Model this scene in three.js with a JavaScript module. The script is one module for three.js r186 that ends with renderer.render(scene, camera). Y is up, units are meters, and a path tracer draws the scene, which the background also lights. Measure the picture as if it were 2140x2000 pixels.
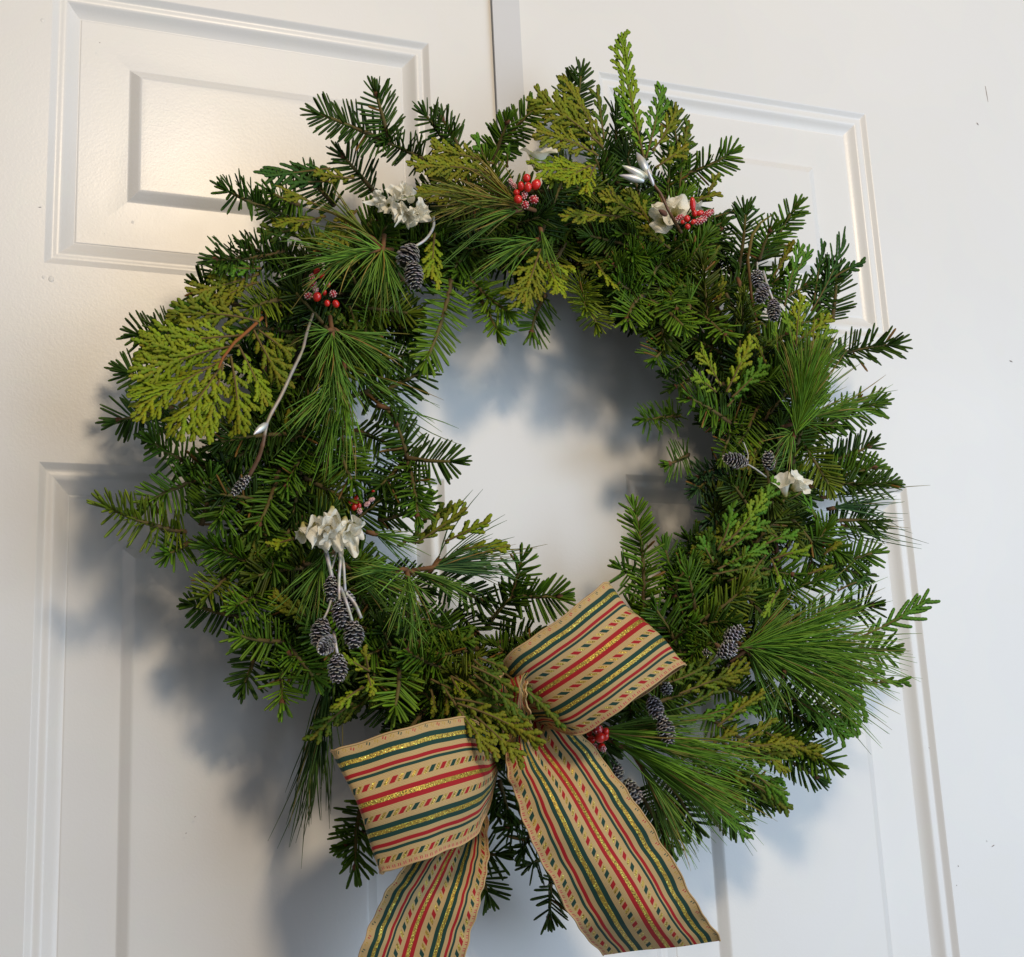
import * as THREE from 'three';
import { mergeGeometries } from 'three/addons/utils/BufferGeometryUtils.js';

// ------------------------------------------------------------------ camera, light, exposure
const V3 = THREE.Vector3;
const scene = new THREE.Scene();
const EYE_H = 1.45, DIST = 0.85;                       // eye height, distance from the door (m)
const camera = new THREE.PerspectiveCamera(37.844, 2140 / 2000, 0.02, 40);
const yaw = 0.376483, pitch = 0.231894, roll = -0.047621;
const fwd = new V3(Math.sin(yaw) * Math.cos(pitch), Math.sin(pitch), -Math.cos(yaw) * Math.cos(pitch));
const rt0 = new V3(Math.cos(yaw), 0, Math.sin(yaw)), up0 = new V3().crossVectors(rt0, fwd);
const camR = rt0.clone().multiplyScalar(Math.cos(roll)).addScaledVector(up0, Math.sin(roll));
const camU = up0.clone().multiplyScalar(Math.cos(roll)).addScaledVector(rt0, -Math.sin(roll));
camera.position.set(0, EYE_H, DIST);
camera.quaternion.setFromRotationMatrix(new THREE.Matrix4().makeBasis(camR, camU, fwd.clone().negate()));
camera.updateMatrixWorld();

const renderer = new THREE.WebGLRenderer({ antialias: true });
renderer.setSize(1024, 957);
renderer.toneMapping = THREE.LinearToneMapping;
renderer.toneMappingExposure = 1.0;
renderer.shadowMap.enabled = true;

scene.background = new THREE.Color().setRGB(0.165, 0.168, 0.180);   // the dim interior around

const lamp = new THREE.PointLight(new THREE.Color().setRGB(1, 0.805, 0.57), 3.8);
lamp.position.set(0.32, EYE_H + 0.95, 1.34); lamp.castShadow = true; lamp.shadow.radius = 5.5; lamp.name = 'ceiling_lamp_light';
scene.add(lamp);
const win = new THREE.RectAreaLight(new THREE.Color().setRGB(0.65, 0.81, 1.0), 3.45, 1.4, 1.5);
win.position.set(1.4, EYE_H + 0.12, 1.55); win.lookAt(0.45, EYE_H + 0.1, 0); win.name = 'window_light';
scene.add(win);

// ------------------------------------------------------------------ helpers
let seed = 20231;
const rnd = () => { seed = (seed * 1664525 + 1013904223) >>> 0; return seed / 4294967296; };
const rr = (a, b) => a + (b - a) * rnd();
const lerp = THREE.MathUtils.lerp;
const FOC = 2917.095;
function P(px, py, z) {                                // the point on the plane z = const (off the door) seen at a place of the photograph
  const d = fwd.clone().addScaledVector(camR, (px - 1070) / FOC).addScaledVector(camU, -(py - 1000) / FOC);
  return camera.position.clone().addScaledVector(d, (z - DIST) / d.z);
}
const TILES = { A: [420, 340, .2691], B: [820, 360, .2515], C: [1220, 360, .2691], D: [1400, 1000, .2767], E: [1250, 1350, .2767], F: [420, 1050, .2691], G: [680, 900, .2691],
  1: [0, 0, .3622], 2: [710, 0, .3622], 3: [1420, 0, .3622], 4: [0, 660, .3622], 5: [710, 660, .3622], 6: [1420, 660, .3622], 7: [0, 1330, .3622], 8: [1420, 1330, .3622], 9: [710, 1330, .3622],
  R: [680, 1480, .2798], T: [1020, 1500, .2691], S: [0, 0, 1] };
const pxm = (p) => FOC / p.clone().sub(camera.position).dot(fwd);   // photograph pixels per metre at a point
function Q(t, x, y, z) { const [ox, oy, k] = TILES[t]; return P(ox + x * k, oy + y * k, z); }

const used = {};
function numbered(n) { used[n] = (used[n] ?? -1) + 1; return used[n] ? n + '_' + String(used[n]).padStart(3, '0') : n; }
function thing(name, label, category, at, group) {
  const o = new THREE.Group(); o.name = numbered(name); o.position.copy(at); scene.add(o);
  o.userData = { label, category }; if (group) o.userData.group = group;
  return o;
}
function worldPos(o) { const p = new V3(); for (let q = o; q; q = q.parent) p.add(q.position); return p; }
function part(name, geo, mat, parent, stuff) {          // geometry is in world coordinates; moved into its parent's frame
  const p = worldPos(parent); geo.translate(-p.x, -p.y, -p.z);
  const m = new THREE.Mesh(geo, mat); m.name = name; m.castShadow = m.receiveShadow = true; parent.add(m);
  if (stuff) m.userData.kind = 'stuff';
  return m;
}
function sub(name, parent, at) { const g = new THREE.Group(); g.name = name; g.position.copy(at).sub(worldPos(parent)); parent.add(g); return g; }

class MB {                                             // collects vertices with colours
  constructor() { this.p = []; this.c = []; this.i = []; }
  v(p, c) { this.p.push(p.x, p.y, p.z); this.c.push(c[0], c[1], c[2]); return this.p.length / 3 - 1; }
  // a flattened tube: centre points, half widths along side, half thicknesses along nrm
  ribbonTube(pts, side, w, t, cols, n = 4) {
    const rings = [];
    for (let k = 0; k < pts.length; k++) {
      const ax = new V3().subVectors(pts[Math.min(k + 1, pts.length - 1)], pts[Math.max(k - 1, 0)]).normalize();
      const sd = side.clone().addScaledVector(ax, -side.dot(ax)).normalize(), nm = new V3().crossVectors(sd, ax);
      const ring = [];
      for (let j = 0; j < n; j++) {
        const a = j / n * Math.PI * 2;
        ring.push(this.v(pts[k].clone().addScaledVector(sd, Math.cos(a) * w[k]).addScaledVector(nm, Math.sin(a) * t[k]), cols[k]));
      }
      rings.push(ring);
    }
    for (let k = 0; k < rings.length - 1; k++) for (let j = 0; j < n; j++) {
      const a = rings[k][j], b = rings[k][(j + 1) % n], c = rings[k + 1][(j + 1) % n], d = rings[k + 1][j];
      this.i.push(a, d, b, b, d, c);
    }
    for (const [ring, s] of [[rings[0], 0], [rings.at(-1), 1]]) for (let j = 1; j < n - 1; j++) s ? this.i.push(ring[0], ring[j + 1], ring[j]) : this.i.push(ring[0], ring[j], ring[j + 1]);
  }
  tri(a, b, c) { this.i.push(a, b, c); }
  geo() {
    const g = new THREE.BufferGeometry();
    g.setAttribute('position', new THREE.Float32BufferAttribute(this.p, 3));
    g.setAttribute('color', new THREE.Float32BufferAttribute(this.c, 3));
    g.setIndex(this.i); g.computeVertexNormals(); return g;
  }
}
const mix = (a, b, t) => [lerp(a[0], b[0], t), lerp(a[1], b[1], t), lerp(a[2], b[2], t)];
const shade = (c, k) => [c[0] * k, c[1] * k, c[2] * k];
const warp = (c, s) => { const k = 1 + rr(-s, s); return [c[0] * k * (1 + rr(-.12, .12)), c[1] * k, c[2] * k * (1 + rr(-.2, .2))]; };

function noiseTex(size, cells, octaves, gain, map, srgb) {  // tiling value noise
  const out = new Uint8Array(size * size * 4), layers = [];
  for (let o = 0; o < octaves; o++) { const n = cells << o, g = new Float32Array(n * n); for (let k = 0; k < n * n; k++) g[k] = rnd(); layers.push([n, g]); }
  for (let y = 0; y < size; y++) for (let x = 0; x < size; x++) {
    let s = 0, amp = 1, tot = 0;
    for (const [n, g] of layers) {
      const fx = x / size * n, fy = y / size * n, x0 = Math.floor(fx), y0 = Math.floor(fy); let tx = fx - x0, ty = fy - y0; tx = tx * tx * (3 - 2 * tx); ty = ty * ty * (3 - 2 * ty);
      const x1 = (x0 + 1) % n, y1 = (y0 + 1) % n;
      s += amp * lerp(lerp(g[y0 * n + x0], g[y0 * n + x1], tx), lerp(g[y1 * n + x0], g[y1 * n + x1], tx), ty); tot += amp; amp *= gain;
    }
    const c = map(s / tot); out.set([c[0] * 255, c[1] * 255, c[2] * 255, 255], (y * size + x) * 4);
  }
  const t = new THREE.DataTexture(out, size, size); t.wrapS = t.wrapT = THREE.RepeatWrapping; t.magFilter = THREE.LinearFilter; t.minFilter = THREE.LinearMipmapLinearFilter; t.generateMipmaps = true;
  if (srgb) t.colorSpace = THREE.SRGBColorSpace; t.needsUpdate = true; return t;
}

// ------------------------------------------------------------------ materials
const peel = noiseTex(1024, 128, 2, .5, (s) => [s, s, s]); peel.repeat.set(1 / .14, 1 / .14);
const paintMap = noiseTex(512, 4, 5, .55, (s) => { const k = .885 + .04 * (s - .5); return [k, k * .996, k * .985]; }, true); paintMap.repeat.set(1 / .9, 1 / .9);
const paintRough = noiseTex(512, 6, 4, .6, (s) => { const k = .325 + .10 * (s - .5); return [k, k, k]; }); paintRough.repeat.set(1 / .5, 1 / .5);
const M = {
  door: new THREE.MeshPhysicalMaterial({ map: paintMap, roughness: 1, roughnessMap: paintRough, bumpMap: peel, bumpScale: .000028, specularIntensity: 1 }),
  strap: new THREE.MeshPhysicalMaterial({ color: new THREE.Color().setRGB(.60, .61, .63), roughness: .42, bumpMap: peel, bumpScale: .00003 }),
  mark: new THREE.MeshStandardMaterial({ color: new THREE.Color().setRGB(.36, .33, .31), roughness: .8 }),
  needle: new THREE.MeshPhysicalMaterial({ vertexColors: true, roughness: .5, side: THREE.DoubleSide, specularIntensity: .45 }),
  cedar: new THREE.MeshPhysicalMaterial({ vertexColors: true, roughness: .62, side: THREE.DoubleSide, specularIntensity: .35 }),
  bark: new THREE.MeshStandardMaterial({ vertexColors: true, roughness: .85 }),
  berry: new THREE.MeshPhysicalMaterial({ vertexColors: true, roughness: .3, clearcoat: .5, clearcoatRoughness: .25 }),
  frost: new THREE.MeshStandardMaterial({ color: new THREE.Color().setRGB(.70, .42, .42), roughness: .5 }),
  silver: new THREE.MeshStandardMaterial({ vertexColors: true, roughness: .5, metalness: .2 }),
  glitter: new THREE.MeshStandardMaterial({ vertexColors: true, roughness: .48, metalness: .6 }),
  petal: new THREE.MeshPhysicalMaterial({ vertexColors: true, roughness: .75, side: THREE.DoubleSide, transmission: .3, thickness: 0, specularIntensity: .3 }),
  cable: new THREE.MeshStandardMaterial({ color: new THREE.Color().setRGB(.02, .025, .012), roughness: .8 }),
};

// ------------------------------------------------------------------ the door
const doorX0 = -.075, doorX1 = .8345, doorTop = .676, doorBot = -1.43, D = DIST;
const PANELS = [[.0392, .4000, .3390, .6272], [.4950, .4010, .7735, .6260], [.0402, -.62, .3388, .2515], [.4950, -.62, .7718, .2618]].map((q) => q.map((v) => v * D));
PANELS.push([PANELS[0][0], -1.32, PANELS[0][2], -.66], [PANELS[1][0], -1.32, PANELS[1][2], -.66]);
const PROFILE = [[0, 0], [.5, -.2], [1.2, -.75], [3.4, -2.5], [4.2, -2.95], [5.2, -3.1], [6.6, -2.95], [8.0, -2.9], [9.2, -3.1], [10.2, -3.6], [12, -5.2], [14, -6.8], [16, -7.9], [17.6, -8.5], [18.3, -8.7], [18.5, -8.35], [19.3, -8.3], [35, -8.3], [49.5, -8.3], [50.4, -8.0], [51.5, -7.1], [55.4, -4.3], [56.6, -3.75], [57.6, -3.6], [62, -3.6]];
function panelGeometry([x0, y0, x1, y1]) {
  const side = (a, b, inx, iny, ainx, ainy) => {          // one side of the frame, mitred
    const pos = [], uv = [], idx = [];
    for (const [s, z] of PROFILE) {
      const t = s / 1000, A = [a[0] + (inx + ainx) * t, a[1] + (iny + ainy) * t], B = [b[0] + (inx - ainx) * t, b[1] + (iny - ainy) * t];
      pos.push(A[0], A[1] + EYE_H, z / 1000, B[0], B[1] + EYE_H, z / 1000); uv.push(A[0], A[1], B[0], B[1]);
    }
    for (let k = 0; k < PROFILE.length - 1; k++) { const q = k * 2; idx.push(q, q + 1, q + 2, q + 1, q + 3, q + 2); }
    const g = new THREE.BufferGeometry(); g.setAttribute('position', new THREE.Float32BufferAttribute(pos, 3)); g.setAttribute('uv', new THREE.Float32BufferAttribute(uv, 2)); g.setIndex(idx); g.computeVertexNormals(); return g;
  };
  const s = .062, z = -.0036, g = new THREE.PlaneGeometry(x1 - x0 - 2 * s, y1 - y0 - 2 * s); g.translate((x0 + x1) / 2, (y0 + y1) / 2 + EYE_H, z);
  const pa = g.attributes.position; for (let k = 0; k < pa.count; k++) g.attributes.uv.setXY(k, pa.getX(k), pa.getY(k) - EYE_H);
  return mergeGeometries([side([x0, y0], [x1, y0], 0, 1, 1, 0), side([x1, y0], [x1, y1], -1, 0, 0, 1), side([x1, y1], [x0, y1], 0, -1, -1, 0), side([x0, y1], [x0, y0], 1, 0, 0, -1), g]);
}
const door = thing('panelled_door', 'white painted moulded panel door with raised panels behind the wreath', 'door', new V3((doorX0 + doorX1) / 2, EYE_H + doorBot, 0));
{
  const sh = new THREE.Shape([[doorX0, doorBot], [doorX1, doorBot], [doorX1, doorTop], [doorX0, doorTop]].map((q) => new THREE.Vector2(...q)));
  for (const [a, b, c, d] of PANELS) sh.holes.push(new THREE.Path([[a, b], [a, d], [c, d], [c, b]].map((q) => new THREE.Vector2(...q))));
  const g = new THREE.ExtrudeGeometry(sh, { depth: .035, bevelEnabled: false }); g.translate(0, EYE_H, -.035);
  part('door_slab', g, M.door, door);
  for (const q of PANELS) part('raised_panel', panelGeometry(q), M.door, door);
  // paint drips and small scuffs seen on the paint
  const drip = (t, x, y, z, r) => { const g2 = new THREE.SphereGeometry(r, 12, 8); g2.scale(1, 1.25, .14); const p = Q(t, x, y, z); g2.translate(p.x, p.y, p.z); part('paint_drip', g2, M.door, door); };
  drip('1', 765, 1282, -.0084, .0012); drip('1', 605, 1348, -.0084, .0009); drip('1', 295, 1610, 0, .0016); drip('1', 250, 1598, 0, .0009);
  const scuff = (t, xa, ya, xb, yb, w) => { const mb = new MB(), a = Q(t, xa, ya, .0002), b = Q(t, xb, yb, .0002); mb.ribbonTube([a, a.clone().lerp(b, .5), b], new V3(1, .3, 0), [w * .25, w * .6, w * .2], [.00015, .00015, .00015], [[0, 0, 0], [0, 0, 0], [0, 0, 0]]); part('scuff_mark', mb.geo(), M.mark, door); };
  scuff('3', 1765, 497, 1781, 588, .0006); scuff('3', 1716, 708, 1726, 722, .0011); scuff('6', 1905, 258, 1922, 266, .0011); scuff('8', 1802, 1214, 1818, 1203, .0006);
  scuff('8', 1772, 1178, 1776, 1184, .0004); scuff('8', 1606, 1322, 1612, 1328, .0006); scuff('8', 1438, 640, 1443, 646, .0005); scuff('7', 1120, 1044, 1132, 1036, .0004); scuff('7', 1070, 1138, 1078, 1132, .0004); scuff('1', 572, 244, 580, 248, .0005);
  scuff('1', 222, 1195, 240, 1195, .0004); scuff('8', 1598, 1434, 1602, 1438, .0005);
  drip('1', 246, 117, 0, .0012);
}
{ // the frame round the door, at the frame's far right
  const fr = thing('door_frame', 'white door frame along the right edge of the door', 'door frame', new V3(doorX1 + .05, EYE_H + doorBot, 0));
  const g = new THREE.BoxGeometry(.09, 2.2, .05); g.translate(doorX1 + .003 + .045, EYE_H + doorBot + 1.1, -.03); part('jamb', g, M.door, fr);
  const h = new THREE.BoxGeometry(1.1, .09, .05); h.translate(.38, EYE_H + doorTop + .008 + .045 + .06, -.03); part('lintel', h, M.door, fr);
}
{ // over-the-door hanger strap
  const a = P(1028, 0, .0035), b = P(1084, 0, .0035), x0 = a.x, x1 = b.x, st = thing('wreath_hanger', 'flat pale grey metal hanger strap running down the door above the wreath', 'wreath hanger', new V3((x0 + x1) / 2, EYE_H + .40, .003));
  const g = new THREE.BoxGeometry(x1 - x0, doorTop - .38 + .003, .0016); g.translate((x0 + x1) / 2, EYE_H + (doorTop + .38) / 2, .0034); part('strap', g, M.strap, st);
  const h = new THREE.BoxGeometry(x1 - x0, .0016, .042); h.translate((x0 + x1) / 2, EYE_H + doorTop + .0026, -.0168); part('top_hook', h, M.strap, st);
  const k = new THREE.TorusGeometry(.018, .002, 6, 16, Math.PI); k.rotateZ(Math.PI); k.rotateY(Math.PI / 2); k.translate((x0 + x1) / 2, EYE_H + .38, .0215); part('hook', k, M.strap, st);
}

// ------------------------------------------------------------------ greenery
const GR = { dark: [.031, .072, .005], mid: [.060, .132, .007], lite: [.092, .178, .010], olive: [.100, .146, .008], blue: [.027, .068, .022] };
const ctr = P(1090, 968, .04);
const wreath = thing('evergreen_wreath', 'round evergreen wreath of fir, cedar and pine hanging on the white door', 'wreath', P(1090, 968, 0));

function bez(a, m, b, t) { return a.clone().multiplyScalar((1 - t) * (1 - t)).addScaledVector(m, 2 * t * (1 - t)).addScaledVector(b, t * t); }
function spine(a, b, bend, n = 14) {                     // gently curved stem
  const ax = new V3().subVectors(b, a), L = ax.length(), side = new V3(-ax.y, ax.x, 0).normalize();
  const m = a.clone().lerp(b, .5).addScaledVector(side, bend * L).add(new V3(0, 0, rr(0, .06) * L));
  const pts = []; for (let k = 0; k <= n; k++) pts.push(bez(a, m, b, k / n)); return { pts, L };
}
function at(pts, t) { const f = Math.min(.9999, Math.max(0, t)) * (pts.length - 1), k = Math.floor(f); return pts[k].clone().lerp(pts[k + 1], f - k); }
function tan(pts, t) { const f = Math.min(.9999, Math.max(0, t)) * (pts.length - 1), k = Math.floor(f); return new V3().subVectors(pts[k + 1], pts[k]).normalize(); }

function firNeedle(mb, p, dir, face, L, w, col) {
  const side = new V3().crossVectors(dir, face).normalize(), nm = new V3().crossVectors(side, dir).normalize();
  const droop = rr(-.10, .06) * L, q = (t) => p.clone().addScaledVector(dir, L * t).addScaledVector(nm, droop * t * t);
  const tip = mix(col, [col[0] * 1.5, col[1] * 1.35, col[2]], .6);
  mb.ribbonTube([p, q(.16), q(.55), q(.88), q(1)], side, [w * .5, w * .95, w * 1.05, w * 1.0, w * .55], [.0003, .00042, .00048, .00042, .00028], [shade(col, .8), col, col, tip, tip]);
}
function firSprig(a, b, col, o = {}) {
  const { bend = rr(-.09, .09), len = .0180, dens = 1, tilt = rr(-.35, .35), lean = rr(-.2, .2), bud = 0, face: F0 } = o;
  const bushy = rnd() < .4, topShare = bushy ? .85 : .3, spreadUp = bushy ? 1.1 : .55;
  const g = sub('fir_sprig', wreath, a), { pts, L } = spine(a, b, bend), st = new MB(), mb = new MB();
  const bark = [.10, .062, .022];
  st.ribbonTube(pts, new V3(0, 0, 1), pts.map((_, k) => lerp(.0018, .0009, k / 14)), pts.map((_, k) => lerp(.0018, .0009, k / 14)), pts.map((_, k) => mix(bark, [.12, .10, .02], k / 14)), 5);
  if (bud) { const t = tan(pts, 1), e = pts.at(-1); st.ribbonTube([e, e.clone().addScaledVector(t, .0018), e.clone().addScaledVector(t, .0036), e.clone().addScaledVector(t, .005)], new V3(0, 0, 1), [.001, .0021, .0018, .0003], [.001, .0021, .0018, .0003], Array(4).fill([.13, .05, .02]), 6); }
  part('stem', st.geo(), M.bark, g);
  const n = Math.round(L / .0019 * dens);
  for (let k = 0; k < n; k++) {
    const t = (k + rr(0, .5)) / n, p = at(pts, t), ax = tan(pts, t);
    let face = (F0 ?? new V3(0, 0, 1)).clone().addScaledVector(ax, -(F0 ?? new V3(0, 0, 1)).dot(ax)); if (face.lengthSq() < .05) face = new V3(0, 1, .3).addScaledVector(ax, -.3 * ax.z - ax.y); face.normalize();
    const sd = new V3().crossVectors(face, ax).normalize();
    face.applyAxisAngle(ax, tilt); sd.applyAxisAngle(ax, tilt);
    const size = len * Math.min(1, .62 + t * 2.2) * (t > .86 ? lerp(1, .72, (t - .86) / .14) : 1);
    for (const s of [-1, 1]) {
      if (rnd() < .05) continue;
      const ang = lerp(1.24, .74, t * t) + lean * s * .5 + rr(-.09, .09), el = rr(-.25, spreadUp);
      const dir = ax.clone().multiplyScalar(Math.cos(ang)).addScaledVector(sd, s * Math.sin(ang) * Math.cos(el)).addScaledVector(face, Math.sin(ang) * Math.sin(el)).normalize();
      firNeedle(mb, p, dir, face.clone().addScaledVector(sd, rr(-.5, .5)).normalize(), size * rr(.85, 1.08), rr(.00070, .00092), rnd() < .015 ? [.16, .085, .02] : warp(col, .3));
    }
    if (rnd() < topShare) {                                   // needles on top of the twig, towards the viewer
      const ang = lerp(1.0, .5, t) + rr(-.15, .2), ph = rr(-.9, .9);
      const dir = ax.clone().multiplyScalar(Math.cos(ang)).addScaledVector(face, Math.sin(ang) * Math.cos(ph)).addScaledVector(sd, Math.sin(ang) * Math.sin(ph)).normalize();
      firNeedle(mb, p, dir, sd.clone().addScaledVector(face, rr(-.3, .3)).normalize(), size * rr(.6, .85), rr(.00068, .00088), warp(col, .3));
    }
  }
  for (let k = 0; k < 7; k++) {                         // the fan at the tip
    const ax = tan(pts, 1), ph = k / 7 * 6.28 + rr(-.3, .3), e1 = new V3().crossVectors(ax, new V3(0, 0, 1)).normalize(), e2 = new V3().crossVectors(e1, ax), an = rr(.15, .55);
    firNeedle(mb, pts.at(-1).clone(), ax.clone().multiplyScalar(Math.cos(an)).addScaledVector(e1, Math.sin(an) * Math.cos(ph)).addScaledVector(e2, Math.sin(an) * Math.sin(ph)).normalize(), new V3(rr(-.4, .4), rr(-.4, .4), 1).normalize(), len * rr(.6, .85), .00085, warp(col, .2));
  }
  part('needles', mb.geo(), M.needle, g, true);
}

// cedar: flat sprays of scaly branchlets
function scaly(mb, pts, side, w, colA, colB) {           // a chain of overlapping scales
  let L = 0; for (let k = 1; k < pts.length; k++) L += pts[k].distanceTo(pts[k - 1]);
  const n = Math.max(2, Math.round(L / .0027)), P2 = [], W = [], T = [], C = [];
  for (let k = 0; k < n; k++) {
    const c = warp(mix(colA, colB, k / n), .1), e = k === n - 1;
    for (const [f, wf, cf] of [[.03, .90, .86], [.6, 1, 1], [.95, .95, 1.06]]) {
      P2.push(at(pts, (k + f) / n)); const q = w * wf * (e && f > .9 ? .35 : e && f > .5 ? .85 : 1) * lerp(1.08, .86, k / n); W.push(q); T.push(q * .2); C.push(shade(c, cf));
    }
  }
  mb.ribbonTube(P2, side, W, T, C);
}
const CE = { bright: [.200, .262, .010], olive: [.160, .185, .009], green: [.082, .19, .013], dark: [.034, .09, .012], deep: [.068, .125, .009], lime: [.150, .238, .012] };
function cedarSpray(a, b, col, o = {}) {
  const { wide = .5, bend = rr(-.12, .12), tip = [.19, .13, .012], roll = rr(-.45, .45), order = 2, bw = .00150, gap = .0060, stemCol = [.13, .085, .02] } = o;
  const g = sub('cedar_spray', wreath, a), { pts, L } = spine(a, b, bend), mb = new MB(), st = new MB();
  const ax0 = new V3().subVectors(b, a).normalize(), face = new V3(rr(-.25, .25), rr(-.25, .25), 1); face.addScaledVector(ax0, -face.dot(ax0)).normalize().applyAxisAngle(ax0, roll);
  st.ribbonTube(pts.slice(0, 9), face, pts.slice(0, 9).map((_, k) => lerp(.0008, .0005, k / 8)), pts.slice(0, 9).map((_, k) => lerp(.0008, .0005, k / 8)), pts.slice(0, 9).map(() => stemCol), 5);
  part('stem', st.geo(), M.bark, g);
  scaly(mb, pts.slice(4), new V3().crossVectors(face, ax0).normalize(), bw, col, mix(col, tip, .6));
  const n = Math.max(5, Math.round(L / gap * 1.6));
  for (let k = 0; k < n; k++) {
    const t = .03 + .94 * (k + rr(-.25, .25)) / n, s = k % 2 ? 1 : -1, p = at(pts, t), ax = tan(pts, t), sd = new V3().crossVectors(face, ax).normalize();
    const len = L * wide * .95 * (.25 + .75 * Math.sin(Math.PI * Math.min(1, (1 - t) * .9 + .08))) * rr(.7, 1.12) * (t < .25 ? lerp(.75, 1, t * 4) : 1);
    const ang = lerp(.66, .42, t) + rr(-.12, .12), d = ax.clone().multiplyScalar(Math.cos(ang)).addScaledVector(sd, s * Math.sin(ang)).addScaledVector(face, rr(-.22, .12)).normalize();
    const end = p.clone().addScaledVector(d, len), mid = p.clone().lerp(end, .5).addScaledVector(sd, s * len * .06).addScaledVector(face, rr(0, .05) * len);
    end.addScaledVector(face, -len * rr(0, .16));
    const bp = []; for (let j = 0; j <= 8; j++) bp.push(bez(p, mid, end, j / 8));
    const c1 = warp(col, .14), side = new V3().crossVectors(face, d).normalize(), c2 = mix(c1, tip, rr(0, .5));
    scaly(mb, bp, side, bw * .95, c1, c2);
    if (order < 2) continue;
    const m = Math.floor(len / .0036);
    for (let j = 1; j < m; j++) {
      const u = j / m, q = at(bp, u), dx = tan(bp, u), s2 = j % 2 ? 1 : -1, sd2 = new V3().crossVectors(face, dx).normalize();
      const l2 = Math.min(.0125, len * .55) * (1.08 - u * .62) * rr(.6, 1.1), a2 = .50 + rr(-.1, .1);
      const e = q.clone().addScaledVector(dx, Math.cos(a2) * l2).addScaledVector(sd2, s2 * Math.sin(a2) * l2).addScaledVector(face, rr(-.25, .1) * l2);
      if (l2 > .0022) scaly(mb, [q, q.clone().lerp(e, .5).addScaledVector(sd2, s2 * l2 * .05), e], side, bw * .9, c1, mix(c1, c2, .8));
    }
  }
  part('scales', mb.geo(), M.cedar, g, true);
}

// white pine: long needles in loose plumes
const PI = { bright: [.125, .262, .020], mid: [.118, .232, .030], dark: [.045, .10, .016], blue: [.09, .19, .06], straw: [.27, .20, .05] };
function pineTuft(a, b, spread, count, col, o = {}) {    // a: where the needles leave the twig, b: where the middle ones end
  const { stem = .02, straw = .06, curl = .26, flat = .5, along = .4, w = .00050, vary = .42 } = o;
  const g = sub('pine_sprig', wreath, a), mb = new MB(), st = new MB();
  const ax = new V3().subVectors(b, a), L = ax.length(); ax.normalize();
  const f0 = new V3(0, 0, 1).addScaledVector(ax, -ax.z).normalize(), sd = new V3().crossVectors(f0, ax).normalize();
  const back = a.clone().addScaledVector(ax, -stem).add(new V3(0, 0, -stem * .35)), fr = a.clone().addScaledVector(ax, L * along * .5);
  const sp = [back, back.clone().lerp(a, .5), a, a.clone().lerp(fr, .6), fr];
  st.ribbonTube(sp, f0, [.0014, .0014, .0016, .0012, .0006], [.0014, .0014, .0016, .0012, .0006], [[.10, .05, .02], [.14, .06, .02], [.17, .075, .025], [.14, .07, .025], [.12, .08, .03]], 6);
  part('stem', st.geo(), M.bark, g);
  for (let k = 0; k < count; k++) {
    const s0 = rnd(), start = a.clone().addScaledVector(ax, (s0 - .15) * L * along), th = (rnd() + rnd() - 1) * spread, ph = rr(-flat, flat) + .12;
    const d = ax.clone().multiplyScalar(Math.cos(th) * Math.cos(ph)).addScaledVector(sd, Math.sin(th) * Math.cos(ph)).addScaledVector(f0, Math.sin(ph)).normalize();
    const len = (L * (1 - along * .45)) * rr(1 - vary, 1.08), e = start.clone().addScaledVector(d, len).add(new V3(0, -rr(0, curl) * len * .6, 0)).addScaledVector(ax, rr(-.3, .7) * curl * len * Math.abs(th) * .5);
    const m = start.clone().addScaledVector(d, len * .5).addScaledVector(sd, rr(-.10, .10) * len).addScaledVector(f0, rr(-.04, .10) * len);
    e.z = Math.max(e.z, .006); m.z = Math.max(m.z, .008);
    const pts = [0, .12, .32, .55, .78, 1].map((t) => bez(start, m, e, t));
    const c = rnd() < straw ? warp(PI.straw, .3) : warp(col, .4), tipc = rnd() < .15 ? mix(c, PI.straw, .7) : c;
    const side = new V3(rr(-1, 1), rr(-1, 1), rr(-1, 1)).normalize();
    mb.ribbonTube(pts, side, [w * .8, w, w, w * .95, w * .75, w * .2], [w * .7, w * .8, w * .8, w * .7, w * .6, w * .2], [shade(c, .75), c, c, c, tipc, tipc], 3);
  }
  part('needles', mb.geo(), M.needle, g, true);
}

{ // the wire and stem base of the wreath
  const pts = []; for (let k = 0; k < 48; k++) { const a = k / 48 * Math.PI * 2; pts.push(P(1090 + 505 * Math.cos(a) + rr(-8, 8), 968 + 495 * Math.sin(a) + rr(-8, 8), .022 + rr(-.002, .002))); }
  part('wire_ring', new THREE.TubeGeometry(new THREE.CatmullRomCurve3(pts, true), 160, .0085, 8, true), M.cable, wreath);
  const mb = new MB();
  for (let k = 0; k < 150; k++) {                       // bound stems
    const a = rnd() * Math.PI * 2, da = rr(.16, .34) * (rnd() < .8 ? 1 : -1), ra = rr(-55, 55), rb = rr(-90, 90), z = rr(.02, .045), col = [.07 * rr(.4, 1), .045 * rr(.4, 1), .018];
    const p = (u) => P(1090 + (510 + lerp(ra, rb, u)) * Math.cos(a + da * u), 968 + (500 + lerp(ra, rb, u)) * Math.sin(a + da * u), z + .012 * u);
    mb.ribbonTube([0, .25, .5, .75, 1].map(p), new V3(0, 0, 1), Array(5).fill(.0017), Array(5).fill(.0017), Array(5).fill(col), 5);
  }
  part('bound_stems', mb.geo(), M.bark, wreath, true);
}
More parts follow.
